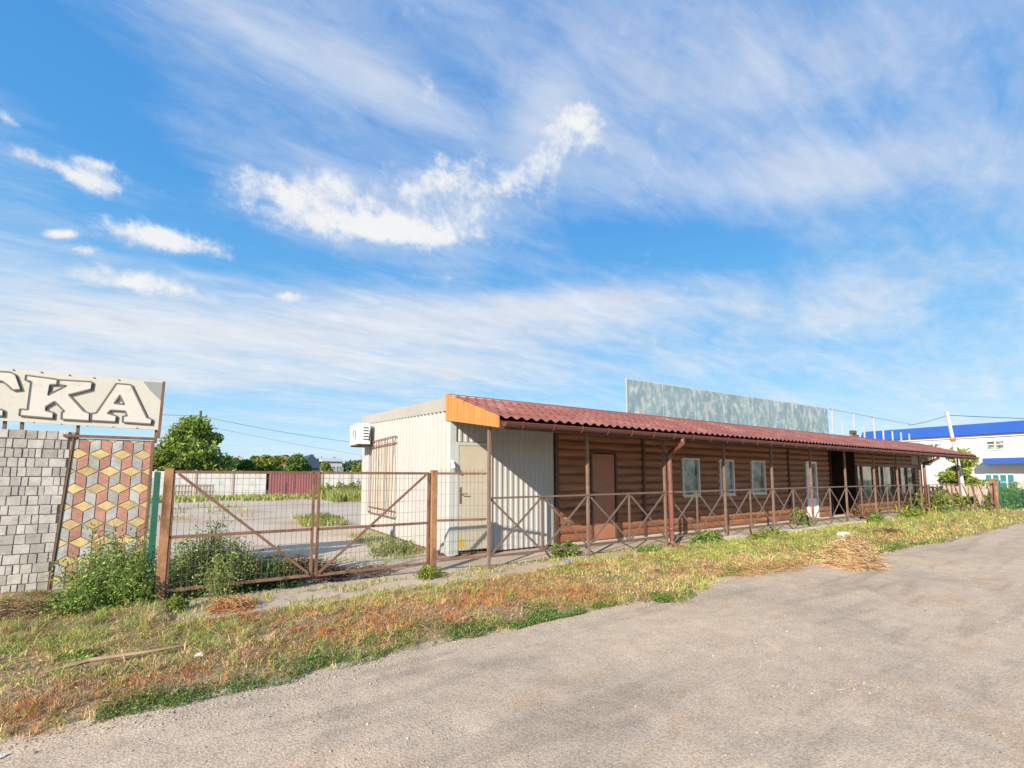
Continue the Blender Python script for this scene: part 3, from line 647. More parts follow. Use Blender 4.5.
m = MB(); m.tube([(RX0, RYY+.02, zr(RX0)+.0), (RX1, RYY+.02, zr(RX1)+.0)], .045, 10); m.build('ridge_cap', M['gutter'], t, smooth=True)
# gutter: half pipe
m = MB(); gy = EY-.085; K = 9
prof = [(gy+math.cos(math.pi+math.pi*i/(K-1))*.062, math.sin(math.pi+math.pi*i/(K-1))*.062) for i in range(K)]
for (xa, xb) in ((RX0+.04, 11.9), (11.905, 20.4), (20.405, RX1-.02)):
    vs = [(x_, p_[0], ze(x_)-.055+p_[1]) for x_ in (xa, xb) for p_ in prof]
    m.add(vs, [(i, i+1, K+i+1, K+i) for i in range(K-1)]); m.add([(xa, p_[0], ze(xa)-.055+p_[1]) for p_ in prof], [tuple(range(K))])
    m.tube([(xa, gy-.062, ze(xa)-.055), (xb, gy-.062, ze(xb)-.055)], .008, 6)
gt = m.build('gutter', M['gutter'], t, smooth=False)
for i in range(42):
    x_ = RX0+.35+i*.6
    if x_ > RX1: break
    m = MB(); pr_ = [(x_, gy+math.cos(math.pi+math.pi*k/8)*.069, ze(x_)-.055+math.sin(math.pi+math.pi*k/8)*.069) for k in range(9)]
    for k in range(8): m.beam(pr_[k], pr_[k+1], .028, .006, up=(1, 0, 0))
    m.beam(pr_[0], (x_, gy-.06, ze(x_)-.03), .028, .006, up=(1, 0, 0)); m.build('bracket', M['gutter'], gt)
# verge boards at the roof ends
def end_board(x, col, name):
    m = MB(); w_ = .016; n = 15
    for i in range(n):
        y0 = EY-.03+(RYY-EY+.06)*i/n; y1 = EY-.03+(RYY-EY+.06)*(i+1)/n-.006; f0 = i/n; f1 = (i+1)/n
        top = lambda f: ze(x)*(1-f)+zr(x)*f+.05; bot = lambda f: (ze(x)-.13)*(1-f)+(zr(x)-.46)*f
        m.prism([(x-w_, y0, bot(f0)), (x-w_, y1, bot(f1)), (x-w_, y1, top(f1)), (x-w_, y0, top(f0))], (w_*1.6, 0, 0))
    m.prism([(x+.011, EY-.02, ze(x)-.12), (x+.011, RYY+.02, zr(x)-.45), (x+.011, RYY+.02, zr(x)+.03), (x+.011, EY-.02, ze(x)+.03)], (.006, 0, 0))
    return m.build(name, M[col], t)
e = end_board(RX0-.02, 'orange', 'end_board'); e['label'] = 'orange boarded end of the roof'
end_board(RX1+.0, 'maroon_roof', 'end_board')
# porch posts
FY = 6.19
PX = [3.53, 5.62, 7.78, 9.93, 12.07, 14.19, 16.45, 18.7, 20.8, 23.2, 28.3]
for x_ in PX:
    zt = ze(x_)*(1-(FY-EY)/(RYY-EY))+zr(x_)*(FY-EY)/(RYY-EY)-.11
    m = MB(); m.box(x_-.024, x_+.024, FY-.024, FY+.024, -.02, zt); pp = m.build('porch_post', M['post'], t, bevel=.004)
m = MB(); m.add([(PX[0], FY-.03, 2.36), (PX[-1], FY-.03, 2.47), (PX[-1], FY+.03, 2.47), (PX[0], FY+.03, 2.36), (PX[0], FY-.03, 2.42), (PX[-1], FY-.03, 2.53), (PX[-1], FY+.03, 2.53), (PX[0], FY+.03, 2.42)],
    [(3, 2, 1, 0), (4, 5, 6, 7), (0, 1, 5, 4), (2, 3, 7, 6), (1, 2, 6, 5), (3, 0, 4, 7)]); m.build('porch_beam', M['brown_trim'], t)
# downspouts
for dx, reach in ((7.87, 1), (23.42, 0)):
    m = MB(); z0 = ze(dx)-.1
    m.tube([(7.70, gy, z0+.02), (7.70, gy, z0-.10), (7.72, gy+.12, z0-.19), (dx-.03, FY-.12, z0-.27), (dx-.03, FY-.09, z0-.36), (dx-.03, FY-.09, .22), (dx-.03, FY-.11, .12), (dx-.06, FY-.24, .06), (7.66, FY-.62, .05)] if reach else
           [(dx+.10, gy, z0), (dx+.10, gy, z0-.08), (dx+.02, gy+.15, z0-.19), (dx-.03, FY-.10, z0-.30), (dx-.03, FY-.09, z0-.38), (dx-.03, FY-.09, .1)], .052, 12)
    for z in (z0-.32, 1.15, .4): m.tube([(dx-.03, FY-.09, z-.03), (dx-.03, FY-.09, z+.03)], .058, 12)
    m.build('downspout', M['drain'], t, smooth=True)
aircon('small white unit under the eave at the far end of the brown building', (24.2, 6.3, 2.0), .45, .55, .34)
# stone kerb line under the railing
m = MB(); x = 8.6
while x < 23.2:
    L_ = random.uniform(.35, .8); m.box(x, x+L_-.015, 6.02+random.uniform(-.015, .015), 6.14, -.02, .10+random.uniform(-.02, .02)); x += L_
tag(m.build('kerb', M['plinth'], bevel=.01), 'low pale stone kerb under the brown railing', 'kerb')

# ------------------------------------------------------------------ railing
t = thing('metal_railing', 'long brown metal railing with crossed braces in front of the log wall', 'railing', (PX[0], FY, 0))
def rz(x): return 1.13+.05*min(1, (x-3.5)/8)
MB().beam((PX[0]+.03, FY, rz(PX[0])), (PX[5], FY, rz(PX[5])), .05, .03).beam((PX[5], FY, rz(PX[5])), (PX[9], FY, rz(PX[9])), .05, .03).build('top_rail', M['rail'], t)
MB().beam((PX[0]+.03, FY, .22), (PX[9], FY, .22), .04, .03).build('bottom_rail', M['rail'], t)
for i in range(9):
    a_, b_ = PX[i], PX[i+1]; c_ = (a_+b_)/2; zt = rz(c_)-.016
    MB().box(c_-.015, c_+.015, FY-.015, FY+.015, .236, zt).build('upright', M['rail'], t)
    for p_, q_ in ((a_+.03, c_-.016), (c_+.016, b_-.03)):
        m = MB(); m.beam((p_, FY-.008, .24), (q_, FY-.008, zt), .012, .034); m.beam((p_, FY+.008, zt), (q_, FY+.008, .24), .012, .034); m.build('cross_brace', M['rail'], t)
t = thing('metal_railing', 'short brown railing with slanted bars running from the building end to the brick pillar', 'railing', (23.3, 5.9, 0))
A = Vector((23.3, 6.0, 0)); B = Vector((28.0, 5.05, 0))
MB().beam(A+Vector((0, 0, 1.18)), B+Vector((0, 0, 1.24)), .05, .03).build('top_rail', M['rail'], t)
MB().beam(A+Vector((0, 0, .2)), B+Vector((0, 0, .2)), .04, .03).build('bottom_rail', M['rail'], t)
for i in range(4):
    p_ = A.lerp(B, i/3); MB().beam(p_+Vector((0, 0, -.02)), p_+Vector((0, 0, 1.2)), .045).build('post', M['rail'], t)
for i in range(8):
    p_ = A.lerp(B, i/8); q_ = A.lerp(B, (i+1)/8); MB().beam(p_+Vector((0, 0, 1.16)), q_+Vector((0, 0, .22)), .03).build('slanted_bar', M['rail'], t)

# ------------------------------------------------------------------ gates
GY = 6.36
def rust_post(x, y, h, s, label, lean=0):
    m = MB(); m.beam((x, y, -.05), (x+lean, y, h), s, s, up=(0, 1, 0)); m.box(x+lean-s/2-.004, x+lean+s/2+.004, y-s/2-.004, y+s/2+.004, h, h+.008)
    return tag(m.build('gate_post', M['rust_light'], bevel=.004), label, 'gate post', 'square rusty gate posts')
rust_post(-.575, 6.52, 1.56, .088, 'thick rusty square gate post at the left, standing in tall weeds', .02)
rust_post(2.70, 6.45, 1.56, .09, 'rusty square gate post just left of the cabin door')
def gate(x0, x1, y, label, diag):
    t = thing('gate_leaf', label, 'gate', ((x0+x1)/2, y, 0), 'rusty mesh gate leaves')
    b = .17; h = 1.53; mid = .77; s = .035
    m = MB()
    m.beam((x0, y, b), (x0, y, h), s); m.beam((x1, y, b), (x1, y, h), s)
    for z in (b, h-.01, mid): m.beam((x0, y, z), (x1, y, z), s)
    m.build('frame', M['rust'], t, bevel=.003)
    m = MB(); m.beam(((x0+.05) if diag > 0 else (x0+.03), y-.02, (h-.03) if diag > 0 else (b+.03)), ((x1-.03) if diag > 0 else (x1-.05), y-.02, (b+.03) if diag > 0 else (h-.03)), .03); m.build('brace', M['rust'], t)
    m = MB(); n = int((x1-x0)/.062)
    for i in range(1, n): 
        xx = x0+(x1-x0)*i/n+random.uniform(-.006, .006); m.beam((xx, y+.012, b), (xx+random.uniform(-.01, .01), y+.012, h+random.uniform(-.01, .03)), .0035)
    for k in range(9):
        z = b+.08+k*.17; 
        if z < h: m.beam((x0, y+.016, z), (x1, y+.016, z+random.uniform(-.01, .01)), .0035)
    m.build('wire_mesh', M['wire'], t)
    for z in (.5, 1.3):
        hx = x0-.03 if diag > 0 else x1+.03
        MB().tube([(hx, y, z-.05), (hx, y, z+.05)], .018, 8).build('hinge', M['rust'], t)
gate(-.515, 1.0, 6.50, 'left rusty mesh gate leaf with its brace falling to the right', 1)
gate(1.06, 2.62, 6.46, 'right rusty mesh gate leaf with its brace rising toward the cabin', -1)
t = thing('mesh_fence', 'narrow fixed rusty mesh panel in front of the cabin door', 'fence panel', (3.1, 6.4, 0))
m = MB(); 
for z in (.22, .80, 1.52): m.beam((2.75, 6.42, z), (3.50, 6.22, z), .035)
m.build('frame', M['rust'], t)
m = MB()
for i in range(1, 12):
    f = i/12; m.beam((2.75+.75*f, 6.43-.2*f, .22), (2.75+.75*f, 6.43-.2*f, 1.6), .0035)
for k in range(8): m.beam((2.75, 6.43, .3+k*.18), (3.5, 6.23, .3+k*.18), .0035)
m.build('wire_mesh', M['wire'], t)
t = thing('mesh_fence', 'green painted mesh panel between the tile display and the left gate post', 'fence panel', (-.75, 6.9, 0))
m = MB(); m.beam((-.69, 6.68, 0), (-.68, 6.68, 1.52), .055); m.build('post', M['green_metal'], t)
m = MB()
for z in (.2, .5, .8, 1.1, 1.4): m.beam((-.70, 6.72, z), (-.87, 7.77, z), .004)
for i in range(6):
    f = i/5; m.beam((-.70-.17*f, 6.72+1.05*f, .1), (-.70-.17*f, 6.72+1.05*f, 1.45), .004)
m.build('wire_mesh', M['green_metal'], t)

# ------------------------------------------------------------------ paving display wall
def lean(z): return 7.85+.075*z            # y of the face
BND0, BND1 = -1.78, -1.70
t = thing('paving_display_wall', 'leaning display wall of grey pavers and red, yellow and grey cube tiles', 'wall', (-2, 7.9, 0))
m = MB(); m.col = (.33, .32, .30)
z = .05; rh = .118
while z < 2.0:
    x_ = -5.2-random.uniform(0, .2); xe = BND0+(BND1-BND0)*z/2-.012
    while x_ < xe-.04:
        w_ = random.choice((.06, .075, .1, .12, .15))*random.uniform(.9, 1.1); x2 = min(x_+w_, xe)
        g_ = random.uniform(.78, 1.18); m.col = (.47*g_, .45*g_, .415*g_)
        dz = random.uniform(0, .006); zz1 = min(z+rh-.005, 2.07)
        ins = .005; off_ = random.uniform(0, .008)
        q = [(x_, z+dz), (x2-.004, z+dz), (x2-.004, zz1+dz), (x_, zz1+dz)]
        iq = [(x_+ins, z+dz+ins), (x2-.004-ins, z+dz+ins), (x2-.004-ins, zz1+dz-ins), (x_+ins, zz1+dz-ins)]
        SH = lambda a_, b_: a_+.04*b_-.08*min(1, max(0, (a_+1.9)*4)) if a_ < xe-.02 else a_
        jt = [random.uniform(-.006, .006) for _ in range(4)]; q = [(p_[0], p_[1]+j_*.6) for p_, j_ in zip(q, jt)]
        vs = [(a_, lean(b_)+.02, b_) for a_, b_ in q]+[(a_, lean(b_)-off_-.002, b_) for a_, b_ in q]+[(a_, lean(b_)-off_-.012, b_) for a_, b_ in iq]
        m.add(vs, [(8, 9, 10, 11), (4, 5, 9, 8), (5, 6, 10, 9), (6, 7, 11, 10), (7, 4, 8, 11), (0, 1, 5, 4), (1, 2, 6, 5), (2, 3, 7, 6), (3, 0, 4, 7)])
        x_ = x2
    z += rh
m.build('grey_paver_panel', M['tile'], t, colors=True)
# cube tiles
m = MB(); HH = .070; SV = .158; W = .222
def clip(poly, side):                       # clip polygon in (x,z) to panel bounds
    def inside(p): return {'l': p[0] >= BND0+(BND1-BND0)*p[1]/2+.008, 'r': p[0] <= -.90, 'b': p[1] >= .05, 't': p[1] <= 1.96}[side]
    def inter(a, b):
        lo, hi = 0., 1.
        for _ in range(24):
            mi = (lo+hi)/2; p = (a[0]+(b[0]-a[0])*mi, a[1]+(b[1]-a[1])*mi)
            if inside(p) == inside(a): lo = mi
            else: hi = mi
        return (a[0]+(b[0]-a[0])*lo, a[1]+(b[1]-a[1])*lo)
    out = []
    for i in range(len(poly)):
        a, b = poly[i-1], poly[i]
        if inside(b):
            if not inside(a): out.append(inter(a, b))
            out.append(b)
        elif inside(a): out.append(inter(a, b))
    return out
def rhomb(pts, c):
    for sd in 'lrbt':
        if len(pts) < 3: return
        pts = clip(pts, sd)
    if len(pts) < 3: return
    cx = sum(p[0] for p in pts)/len(pts); cz = sum(p[1] for p in pts)/len(pts)
    g_ = random.uniform(.82, 1.15); m.col = tuple(k*g_ for k in c)
    a_ = [(cx+(p[0]-cx)*.95, cz+(p[1]-cz)*.95) for p in pts]; b_ = [(cx+(p[0]-cx)*.87, cz+(p[1]-cz)*.87) for p in pts]; n = len(pts)
    m.add([(p[0], lean(p[1])+.01, p[1]) for p in a_]+[(p[0], lean(p[1])-.004, p[1]) for p in a_]+[(p[0], lean(p[1])-.012, p[1]) for p in b_],
          [tuple(range(2*n, 3*n))]+[(i, (i+1) % n, n+(i+1) % n, n+i) for i in range(n)]+[(n+i, n+(i+1) % n, 2*n+(i+1) % n, 2*n+i) for i in range(n)])
YEL, REDT, GRY = (.62, .47, .23), (.45, .235, .18), (.43, .43, .41)
for r_ in range(-1, 13):
    for k in range(-2, 7):
        cx = -1.76+W*k+(W/2 if r_ % 2 else 0); cz = .1+r_*(HH+SV)
        h2 = HH; tp = [(cx, cz), (cx+W/2, cz+h2), (cx, cz+2*h2), (cx-W/2, cz+h2)]
        rhomb(tp, YEL)
        lc, rc = (REDT, GRY) if r_ % 2 == 0 else (GRY, REDT)
        rhomb([(cx-W/2, cz+h2), (cx, cz), (cx, cz-SV), (cx-W/2, cz+h2-SV)], lc); rhomb([(cx, cz), (cx+W/2, cz+h2), (cx+W/2, cz+h2-SV), (cx, cz-SV)], rc)
m.build('cube_tile_panel', M['tile'], t, colors=True)
m = MB(); m.prism([(-5.3, lean(.05)+.004, .05), (-.89, lean(.05)+.004, .05), (-.89, lean(1.97)+.004, 1.97), (BND1, lean(1.97)+.004, 1.97), (BND1, lean(2.05)+.004, 2.05), (-5.3, lean(2.05)+.004, 2.05)], (0, .1, 0)); m.build('backing', M['grout'], t)
m = MB(); m.beam((BND1-.1, lean(1.99)-.01, 2.0), (-.85, lean(1.99)-.01, 2.0), .06, .035); m.beam((-5.3, lean(0)+.01, .022), (-.87, lean(0)+.01, .022), .07, .05); m.beam((BND0-.005, lean(.05)-.01, .05), (BND1-.005, lean(1.97)-.01, 1.97), .016, .03, up=(0, 1, 0))
m.beam((-.885, lean(0)-.02, 0), (-.885, lean(1.97)-.02, 1.97), .03, .04, up=(0, 1, 0)); m.build('frame', M['rust'], t)
# signboard
SY = 8.06
t = thing('signboard', 'cream signboard with big outlined letters mounted above the paving display wall', 'sign', (-2.4, SY, 2.0))
def sp(u, v):                                # crop pixel of the sign -> (x,z) on the sign plane
    uu = u/6.024; vv = 355+v/6.024; d = FWD*FPX+RGT*(uu-512)+UPV*(440-vv); s = SY/d.y; return (d.x*s, EYE+d.z*s)
BL, BR = sp(0, 395), sp(958, 452); TR = sp(988, 160); TL = sp(0, 80)
def ext(p, q, x): return q[1]+(p[1]-q[1])*(x-q[0])/(p[0]-q[0])
LX = -3.75; bz = ext(BL, BR, LX); tz = ext(TL, TR, LX)
m = MB(); m.prism([(LX, SY, bz), (BR[0], SY, BR[1]), (TR[0], SY, TR[1]), (LX, SY, tz)], (0, .03, 0)); m.build('board', M['sign'], t)
def ps(lst): return [sp(*p) for p in lst]
m = MB(); q = ps([(862, 158), (980, 166), (968, 275), (905, 215)]); m.prism([(a_, SY-.004, b_) for a_, b_ in q], (0, .003, 0)); m.build('bare_corner', M['sign_grey'], t)
MB().beam((TR[0], SY+.01, TR[1]), (BR[0], SY+.01, BR[1]-.12), .03, up=(0, 1, 0)).build('edge_bar', M['rust'], t)
for u in (20, 125, 465, 938):
    a_ = sp(u, 400+u*.06); MB().beam((a_[0], SY+.05, 1.95), (a_[0], SY+.05, a_[1]+.3), .03).build('support', M['rust'], t)
LET = {
 'T': ([(-255, 85), (-60, 96), (62, 104), (92, 118), (125, 208), (78, 212), (46, 182), (14, 158), (-30, 152), (-46, 322), (20, 330), (18, 368), (-175, 352), (-172, 314), (-128, 316), (-112, 146), (-160, 146), (-205, 180), (-250, 176)], None),
 'K': ([(155, 122), (345, 147), (343, 178), (300, 180), (288, 242), (400, 186), (350, 178), (352, 150), (555, 162), (548, 206), (415, 240), (505, 338), (538, 350), (536, 396), (368, 386), (370, 346), (388, 340), (330, 280), (276, 312), (274, 334), (322, 346), (318, 382), (115, 364), (120, 326), (164, 330), (186, 158), (152, 152)], None),
 'A': ([(702, 172), (790, 180), (885, 378), (914, 386), (908, 416), (736, 404), (738, 370), (764, 366), (754, 338), (668, 332), (648, 352), (700, 366), (695, 402), (546, 394), (548, 352), (580, 350)], [(722, 243), (748, 298), (688, 292)])}
def letter(name, outer, hole):
    for off_, dy, mt, nm in (((16, 12), -.004, 'letter_dark', 'shadow'), ((0, 0), -.010, 'letter', 'letter')):
        me = bpy.data.curves.new(nm, 'CURVE'); me.dimensions = '2D'; me.fill_mode = 'BOTH'; me.extrude = .002
        for pl in ([outer] + ([hole] if hole else [])):
            s = me.splines.new('POLY'); s.points.add(len(pl)-1); s.use_cyclic_u = True
            for i, p in enumerate(pl):
                a_ = sp(p[0]+off_[0], p[1]+off_[1]); s.points[i].co = (a_[0]+2.4, a_[1]-2.0, 0, 1)
        ob = bpy.data.objects.new(nm, me); ob.rotation_euler = (math.pi/2, 0, 0)
        COL.objects.link(ob); bpy.context.view_layer.update()
        ms = bpy.data.meshes.new_from_object(ob); bpy.data.objects.remove(ob)
        ms.transform(Matrix.Rotation(math.pi/2, 4, 'X')); ms.transform(Matrix.Translation((0, dy, 0)))
        o = bpy.data.objects.new(nm, ms); ms.materials.clear(); ms.materials.append(M[mt]); COL.objects.link(o); o.parent = t
    m = MB()
    for pl in ([outer] + ([hole] if hole else [])):
        w3 = [sp(*p) for p in pl]
        for i in range(len(w3)): 
            a_, b_ = w3[i-1], w3[i]; m.beam((a_[0], SY-.013, a_[1]), (b_[0], SY-.013, b_[1]), .004, .019, up=(0, 0, 1))
    m.build('outline', M['letter_dark'], t)
for k_, (a_, b_) in LET.items(): letter(k_, a_, b_)
m = MB()
for u, v in ((80, 90), (250, 104), (418, 121), (566, 137), (716, 150), (205, 408), (370, 417), (528, 428), (680, 434), (825, 440)):
    a_ = sp(u, v); m.box(a_[0]-.007, a_[0]+.007, SY-.009, SY-.001, a_[1]-.007, a_[1]+.007)
m.build('rivets', M['letter_dark'], t)

# ------------------------------------------------------------------ billboard on the roof
t = thing('roof_billboard', 'faded blue-grey billboard standing on the maroon roof, its print peeled away', 'billboard', (8.6, 7.9, 2.95))
BY = 7.95
m = MB(); m.prism([(8.62, BY, 2.9), (19.9, BY, 2.9), (19.9, BY, 4.18), (8.62, BY, 4.0)], (0, .04, 0)); m.build('panel', M['billboard'], t)
for i in range(1, 8): MB().box(8.62+11.28*i/8-.006, 8.62+11.28*i/8+.006, BY-.004, BY-.0005, 2.95, 4.0+.18*i/8).build('seam', M['roof_grey'], t)
m = MB(); m.beam((8.6, BY-.005, 2.9), (8.6, BY-.005, 4.02), .03); m.build('edge_strip', M['roof_grey'], t)
t2 = thing('roof_frame', 'bare thin metal frame on the roof continuing right of the billboard', 'frame', (19.95, 7.95, 2.95))
MB().beam((8.65, BY+.06, 4.03), (19.9, BY+.06, 4.2), .04).build('top_rail', M['roof_grey'], t)
MB().beam((19.95, BY, 4.2), (29.0, BY, 4.16), .035).build('top_rail', M['roof_grey'], t2)
for i, xx in enumerate((20.3, 21.2, 22.3, 23.3, 24.4, 25.4, 26.5, 27.6, 28.7)):
    MB().beam((xx, BY, 3.0), (xx, BY, 4.18 if i in (0, 2, 4) else 3.66), .05).build('upright', M['roof_grey'], t2)
MB().beam((22.4, BY+.02, 3.1), (24.3, BY+.02, 4.15), .035).build('diagonal_brace', M['roof_grey'], t2)
t = thing('floodlight', 'small dark floodlight on the roof ridge right of the billboard', 'lamp', (21.9, 7.9, 3.1))
MB().box(21.75, 22.1, 7.8, 7.95, 3.28, 3.42).build('lamp_head', M['grille'], t, bevel=.02); MB().box(21.7, 22.4, 7.85, 7.93, 3.12, 3.27).build('base', M['rust_light'], t)

# ------------------------------------------------------------------ far left: yard wall, gates, trees
YW = 40
t = thing('yard_wall', 'white precast concrete wall at the back of the yard, left of the maroon gates', 'wall', (-10, YW, 0))
def wall_run(t, x0, x1):
    n = round((x1-x0)/2.3)
    for i in range(n):
        a_ = x0+(x1-x0)*i/n; b_ = x0+(x1-x0)*(i+1)/n
        m = MB()
        for k in range(4): m.box(a_+.07, b_-.07, YW, YW+.06, -.02+k*.49, -.02+(k+1)*.49-.012)
        m.build('panel', M['slab_white'], t)
        MB().box(a_-.07, a_+.07, YW-.05, YW+.1, -.02, 2.05).build('post', M['concrete'], t)
wall_run(t, -25, 2.75)
t = thing('yard_wall', 'white precast concrete wall at the back of the yard, right of the maroon gates', 'wall', (10, YW, 0)); wall_run(t, 6.75, 30)
t = thing('metal_gates', 'faded maroon sheet metal gates in the yard wall', 'gate', (4.7, YW, 0))
for a_, b_ in ((2.85, 4.72), (4.76, 6.65)):
    m = MB(); corr_strip(m, (a_, YW-.04), (b_, YW-.04), (.02, .02), (1.98, 1.98), .2, .02, (0, -1)); m.build('gate_sheet', M['garage'], t)
MB().box(4.0, 4.12, YW-.09, YW-.06, .3, 1.1).build('handle', M['grille'], t)
def pallet(x, label):
    m = MB()
    for i in range(6): m.prism([(x+i*.18, YW-1.6, 0), (x+i*.18+.1, YW-1.6, 0), (x+i*.18+.1, YW-1.1, 1.0), (x+i*.18, YW-1.1, 1.0)], (0, .03, 0))
    for k in (.1, .5, .9): m.beam((x, YW-1.6+.5*k-.02, k), (x+1.0, YW-1.6+.5*k-.02, k), .08)
    tag(m.build('pallet', M['wood_grey']), label, 'pallet', 'pallets leaning in the yard')
pallet(-1.7, 'grey wooden pallet leaning at the yard wall, nearer the maroon gates'); pallet(-2.95, 'grey wooden pallet leaning at the yard wall, nearer the tree')

def tree(name, label, x, y, h, rx, pal, n=9000, leaf=.16, trunk=.14, z0=.8, nclump=26, group=None, ry=None):
    t = thing(name, label, 'tree' if h > 3 else 'bush', (x, y, 0), group); ry = ry or rx
    m = MB(); m.tube([(x, y, -.1), (x+.05, y, h*.3), (x-.03, y+.05, h*.55), (x, y, h*.85)], [trunk, trunk*.75, trunk*.5, trunk*.15], 7)
    C = []
    for i in range(nclump):
        u = random.random(); zz = z0+(h-z0)*(.08+.9*u); rr = (1-abs(u-.38)**1.6*2.0)
        rr = max(.18, rr); a = random.uniform(0, 6.283); q = random.uniform(.35, .95)*rr
        c = (x+math.cos(a)*q*rx*.8, y+math.sin(a)*q*ry*.8, zz); C.append((c, random.uniform(.12, .25)*rx))
        b0 = h*.25+(zz-h*.25)*.35; m.tube([(x, y, max(.2, b0)), ((x+c[0])/2, (y+c[1])/2, (b0+zz)/2+.1), c], [trunk*.35, trunk*.2, trunk*.06], 5, cap=False)
    m.build('trunk', M['bark'], t)
    per = n//nclump; P = []
    for c, r in C:
        d = rng.normal(size=(per, 3)); d /= np.linalg.norm(d, axis=1, keepdims=True); q = rng.random((per, 1))**.42
        P.append(np.array(c)+d*q*r*np.array([1, 1, .8])*1.35)
    P = np.concatenate(P); P = P[P[:, 2] > .05]
    V, F, Cc = leaf_quads(P, leaf, greens(len(P), pal))
    np_mesh('crown', V, F, Cc, M['leaf'], parent=t)
YG2 = [(.34, .40, .08), (.42, .46, .09), (.22, .30, .06)]
MG3 = [(.20, .30, .06), (.28, .38, .08), (.36, .44, .10), (.12, .20, .04)]
MG2 = [(.13, .21, .04), (.19, .28, .05), (.26, .34, .07), (.09, .15, .03)]
DG = [(.08, .15, .03), (.12, .20, .04), (.17, .25, .05)]; YG = [(.24, .30, .05), (.32, .36, .06), (.15, .22, .05)]; FG = [(.07, .12, .06), (.09, .14, .065)]
tree('tree', 'round green tree behind the yard wall beside the utility pole', -2.5, 48, 6.5, 3.5, MG3, 9500, .2, .2, .5, 70, group='trees behind the yard wall')
tree('tree', 'yellow-green bushy tree at the yard wall foot of the round tree', -4.1, 44.5, 3.4, 2.4, YG, 6000, .17, .1, .4, 20, group='trees behind the yard wall')
for (x, y, h, r, pal, lb) in ((3.3, 54, 3.6, 2.4, YG, 'low yellow-green bush behind the yard wall beside the orange roofed house'), (7, 58, 3.8, 3, DG, 'low dark bush behind the maroon gates'), (1.6, 50, 2.9, 1.7, DG, 'small dark bush just right of the round tree'),
                         (14, 52, 4.4, 2.6, YG, 'yellow-green tree behind the yard wall close to the cabin'), (17, 56, 4.2, 2.4, YG, 'yellow-green tree partly hidden behind the cabin corner'), (10.8, 62, 3.3, 1.6, YG, 'pale bush just right of the dark blue roof'), (5.4, 62, 3.9, 2.2, YG, 'yellow-green bush just left of the red brick house'),
                         (1.2, 60, 3.5, 2.2, DG, 'dark green bush below the orange-red roof'), (3.2, 66, 4.0, 2.2, MG2, 'mid-green bush between the orange-red roof and the brick house')):
    tree('bush_tree', lb, x, y, h, r, pal, 5000, .18, .1, .3, 18, group='trees behind the yard wall')
# weeds as tall clump in yard near cabin
def house(label, x, y, w, d, h, wallm, roofm, rh, cat='house', gable='x'):
    t = thing('house', label, cat, (x, y, 0)); MB().box(x-w/2, x+w/2, y-d/2, y+d/2, 0, h).build('wall', M[wallm], t)
    m = MB()
    if gable == 'x': m.prism([(x-w/2-.3, y-d/2-.3, h), (x-w/2-.3, y+d/2+.3, h), (x-w/2-.3, y, h+rh)], (w+.6, 0, 0))
    else: m.prism([(x-w/2-.3, y-d/2-.3, h), (x+w/2+.3, y-d/2-.3, h), (x, y-d/2-.3, h+rh)], (0, d+.6, 0))
    r = m.build('roof', M[roofm], t); MB().box(x+w*.2, x+w*.2+.3, y-.2, y+.2, h+.2, h+rh+.15).build('chimney', M['brick'], r)
    m = MB()
    for k in (-.28, .2): m.box(x+w*k, x+w*k+1., y-d/2-.02, y-d/2-.002, h*.45, h*.8)
    m.build('windows', M['glass'], t); return t
house('small house with an orange-red roof between the bushes', 1.0, 78, 1.6, 6, 3.6, 'slab_white', 'pink', 1.0)
house('red brick house behind the pale bushes', 7.6, 90, 2.2, 7, 4.6, 'brick', 'brick', .8)
house('dark blue hipped barn roof showing above the maroon gates', 11.2, 80, 3.2, 8, 3.0, 'roof_blue', 'roof_blue', 2.2, 'barn', 'y')
house('pale grey sheet metal shed right of the dark blue roof', 13.9, 76, 2.6, 6, 4.0, 'roof_grey', 'roof_grey', .7, 'shed')
# far wood
n = 30000; x = rng.uniform(-120, 260, n); y = rng.uniform(200, 225, n); hh = 4+8*fbm(x*.03, y*0, 4)+3*fbm(x*.2, y*0, 3); 
hh = hh*np.where((x > 20) & (x < 90), 1.25, .8)
P = np.stack([x, y, hh*rng.random(n)**.6], 1); V, F, C = leaf_quads(P, 1.0, greens(n, FG)); o = np_mesh('far_wood', V, F, C, M['leaf'], kind='stuff'); tag(o, 'dark far-off line of trees on the horizon', 'wood')
# poles and wires
t = thing('utility_pole', 'dark thin utility pole rising behind the round green tree', 'utility pole', (-2.7, 60, 0))
m = MB(); m.tube([(-2.7, 60, 0), (-2.7, 60, 8.9)], [.16, .11], 8); m.build('pole', M['bark'], t)
m = MB(); m.beam((-3.1, 60, 8.1), (-2.3, 60, 8.1), .12); m.build('cross_arm', M['bark'], t)
def wire(a, b, sag, label, r=.025):
    a = Vector(a); b = Vector(b); pts = [a.lerp(b, i/14)-Vector((0, 0, sag*4*(i/14)*(1-i/14))) for i in range(15)]
    tag(MB().tube(pts, r, 5).build('overhead_wire', M['cable']), label, 'wire', 'overhead wires')
wire((-2.7, 59.9, 8.3), (20, 62, 5.9), .4, 'overhead wire running right from the dark pole to behind the cabin', .02)
wire((-2.7, 59.9, 8.35), (-16, 60, 8.3), .2, 'overhead wire running left from the dark pole to behind the signboard', .02)
wire((-2.3, 59.9, 7.3), (20, 60, 3.9), .3, 'lower faint wire below the wire leaving the dark pole', .012)

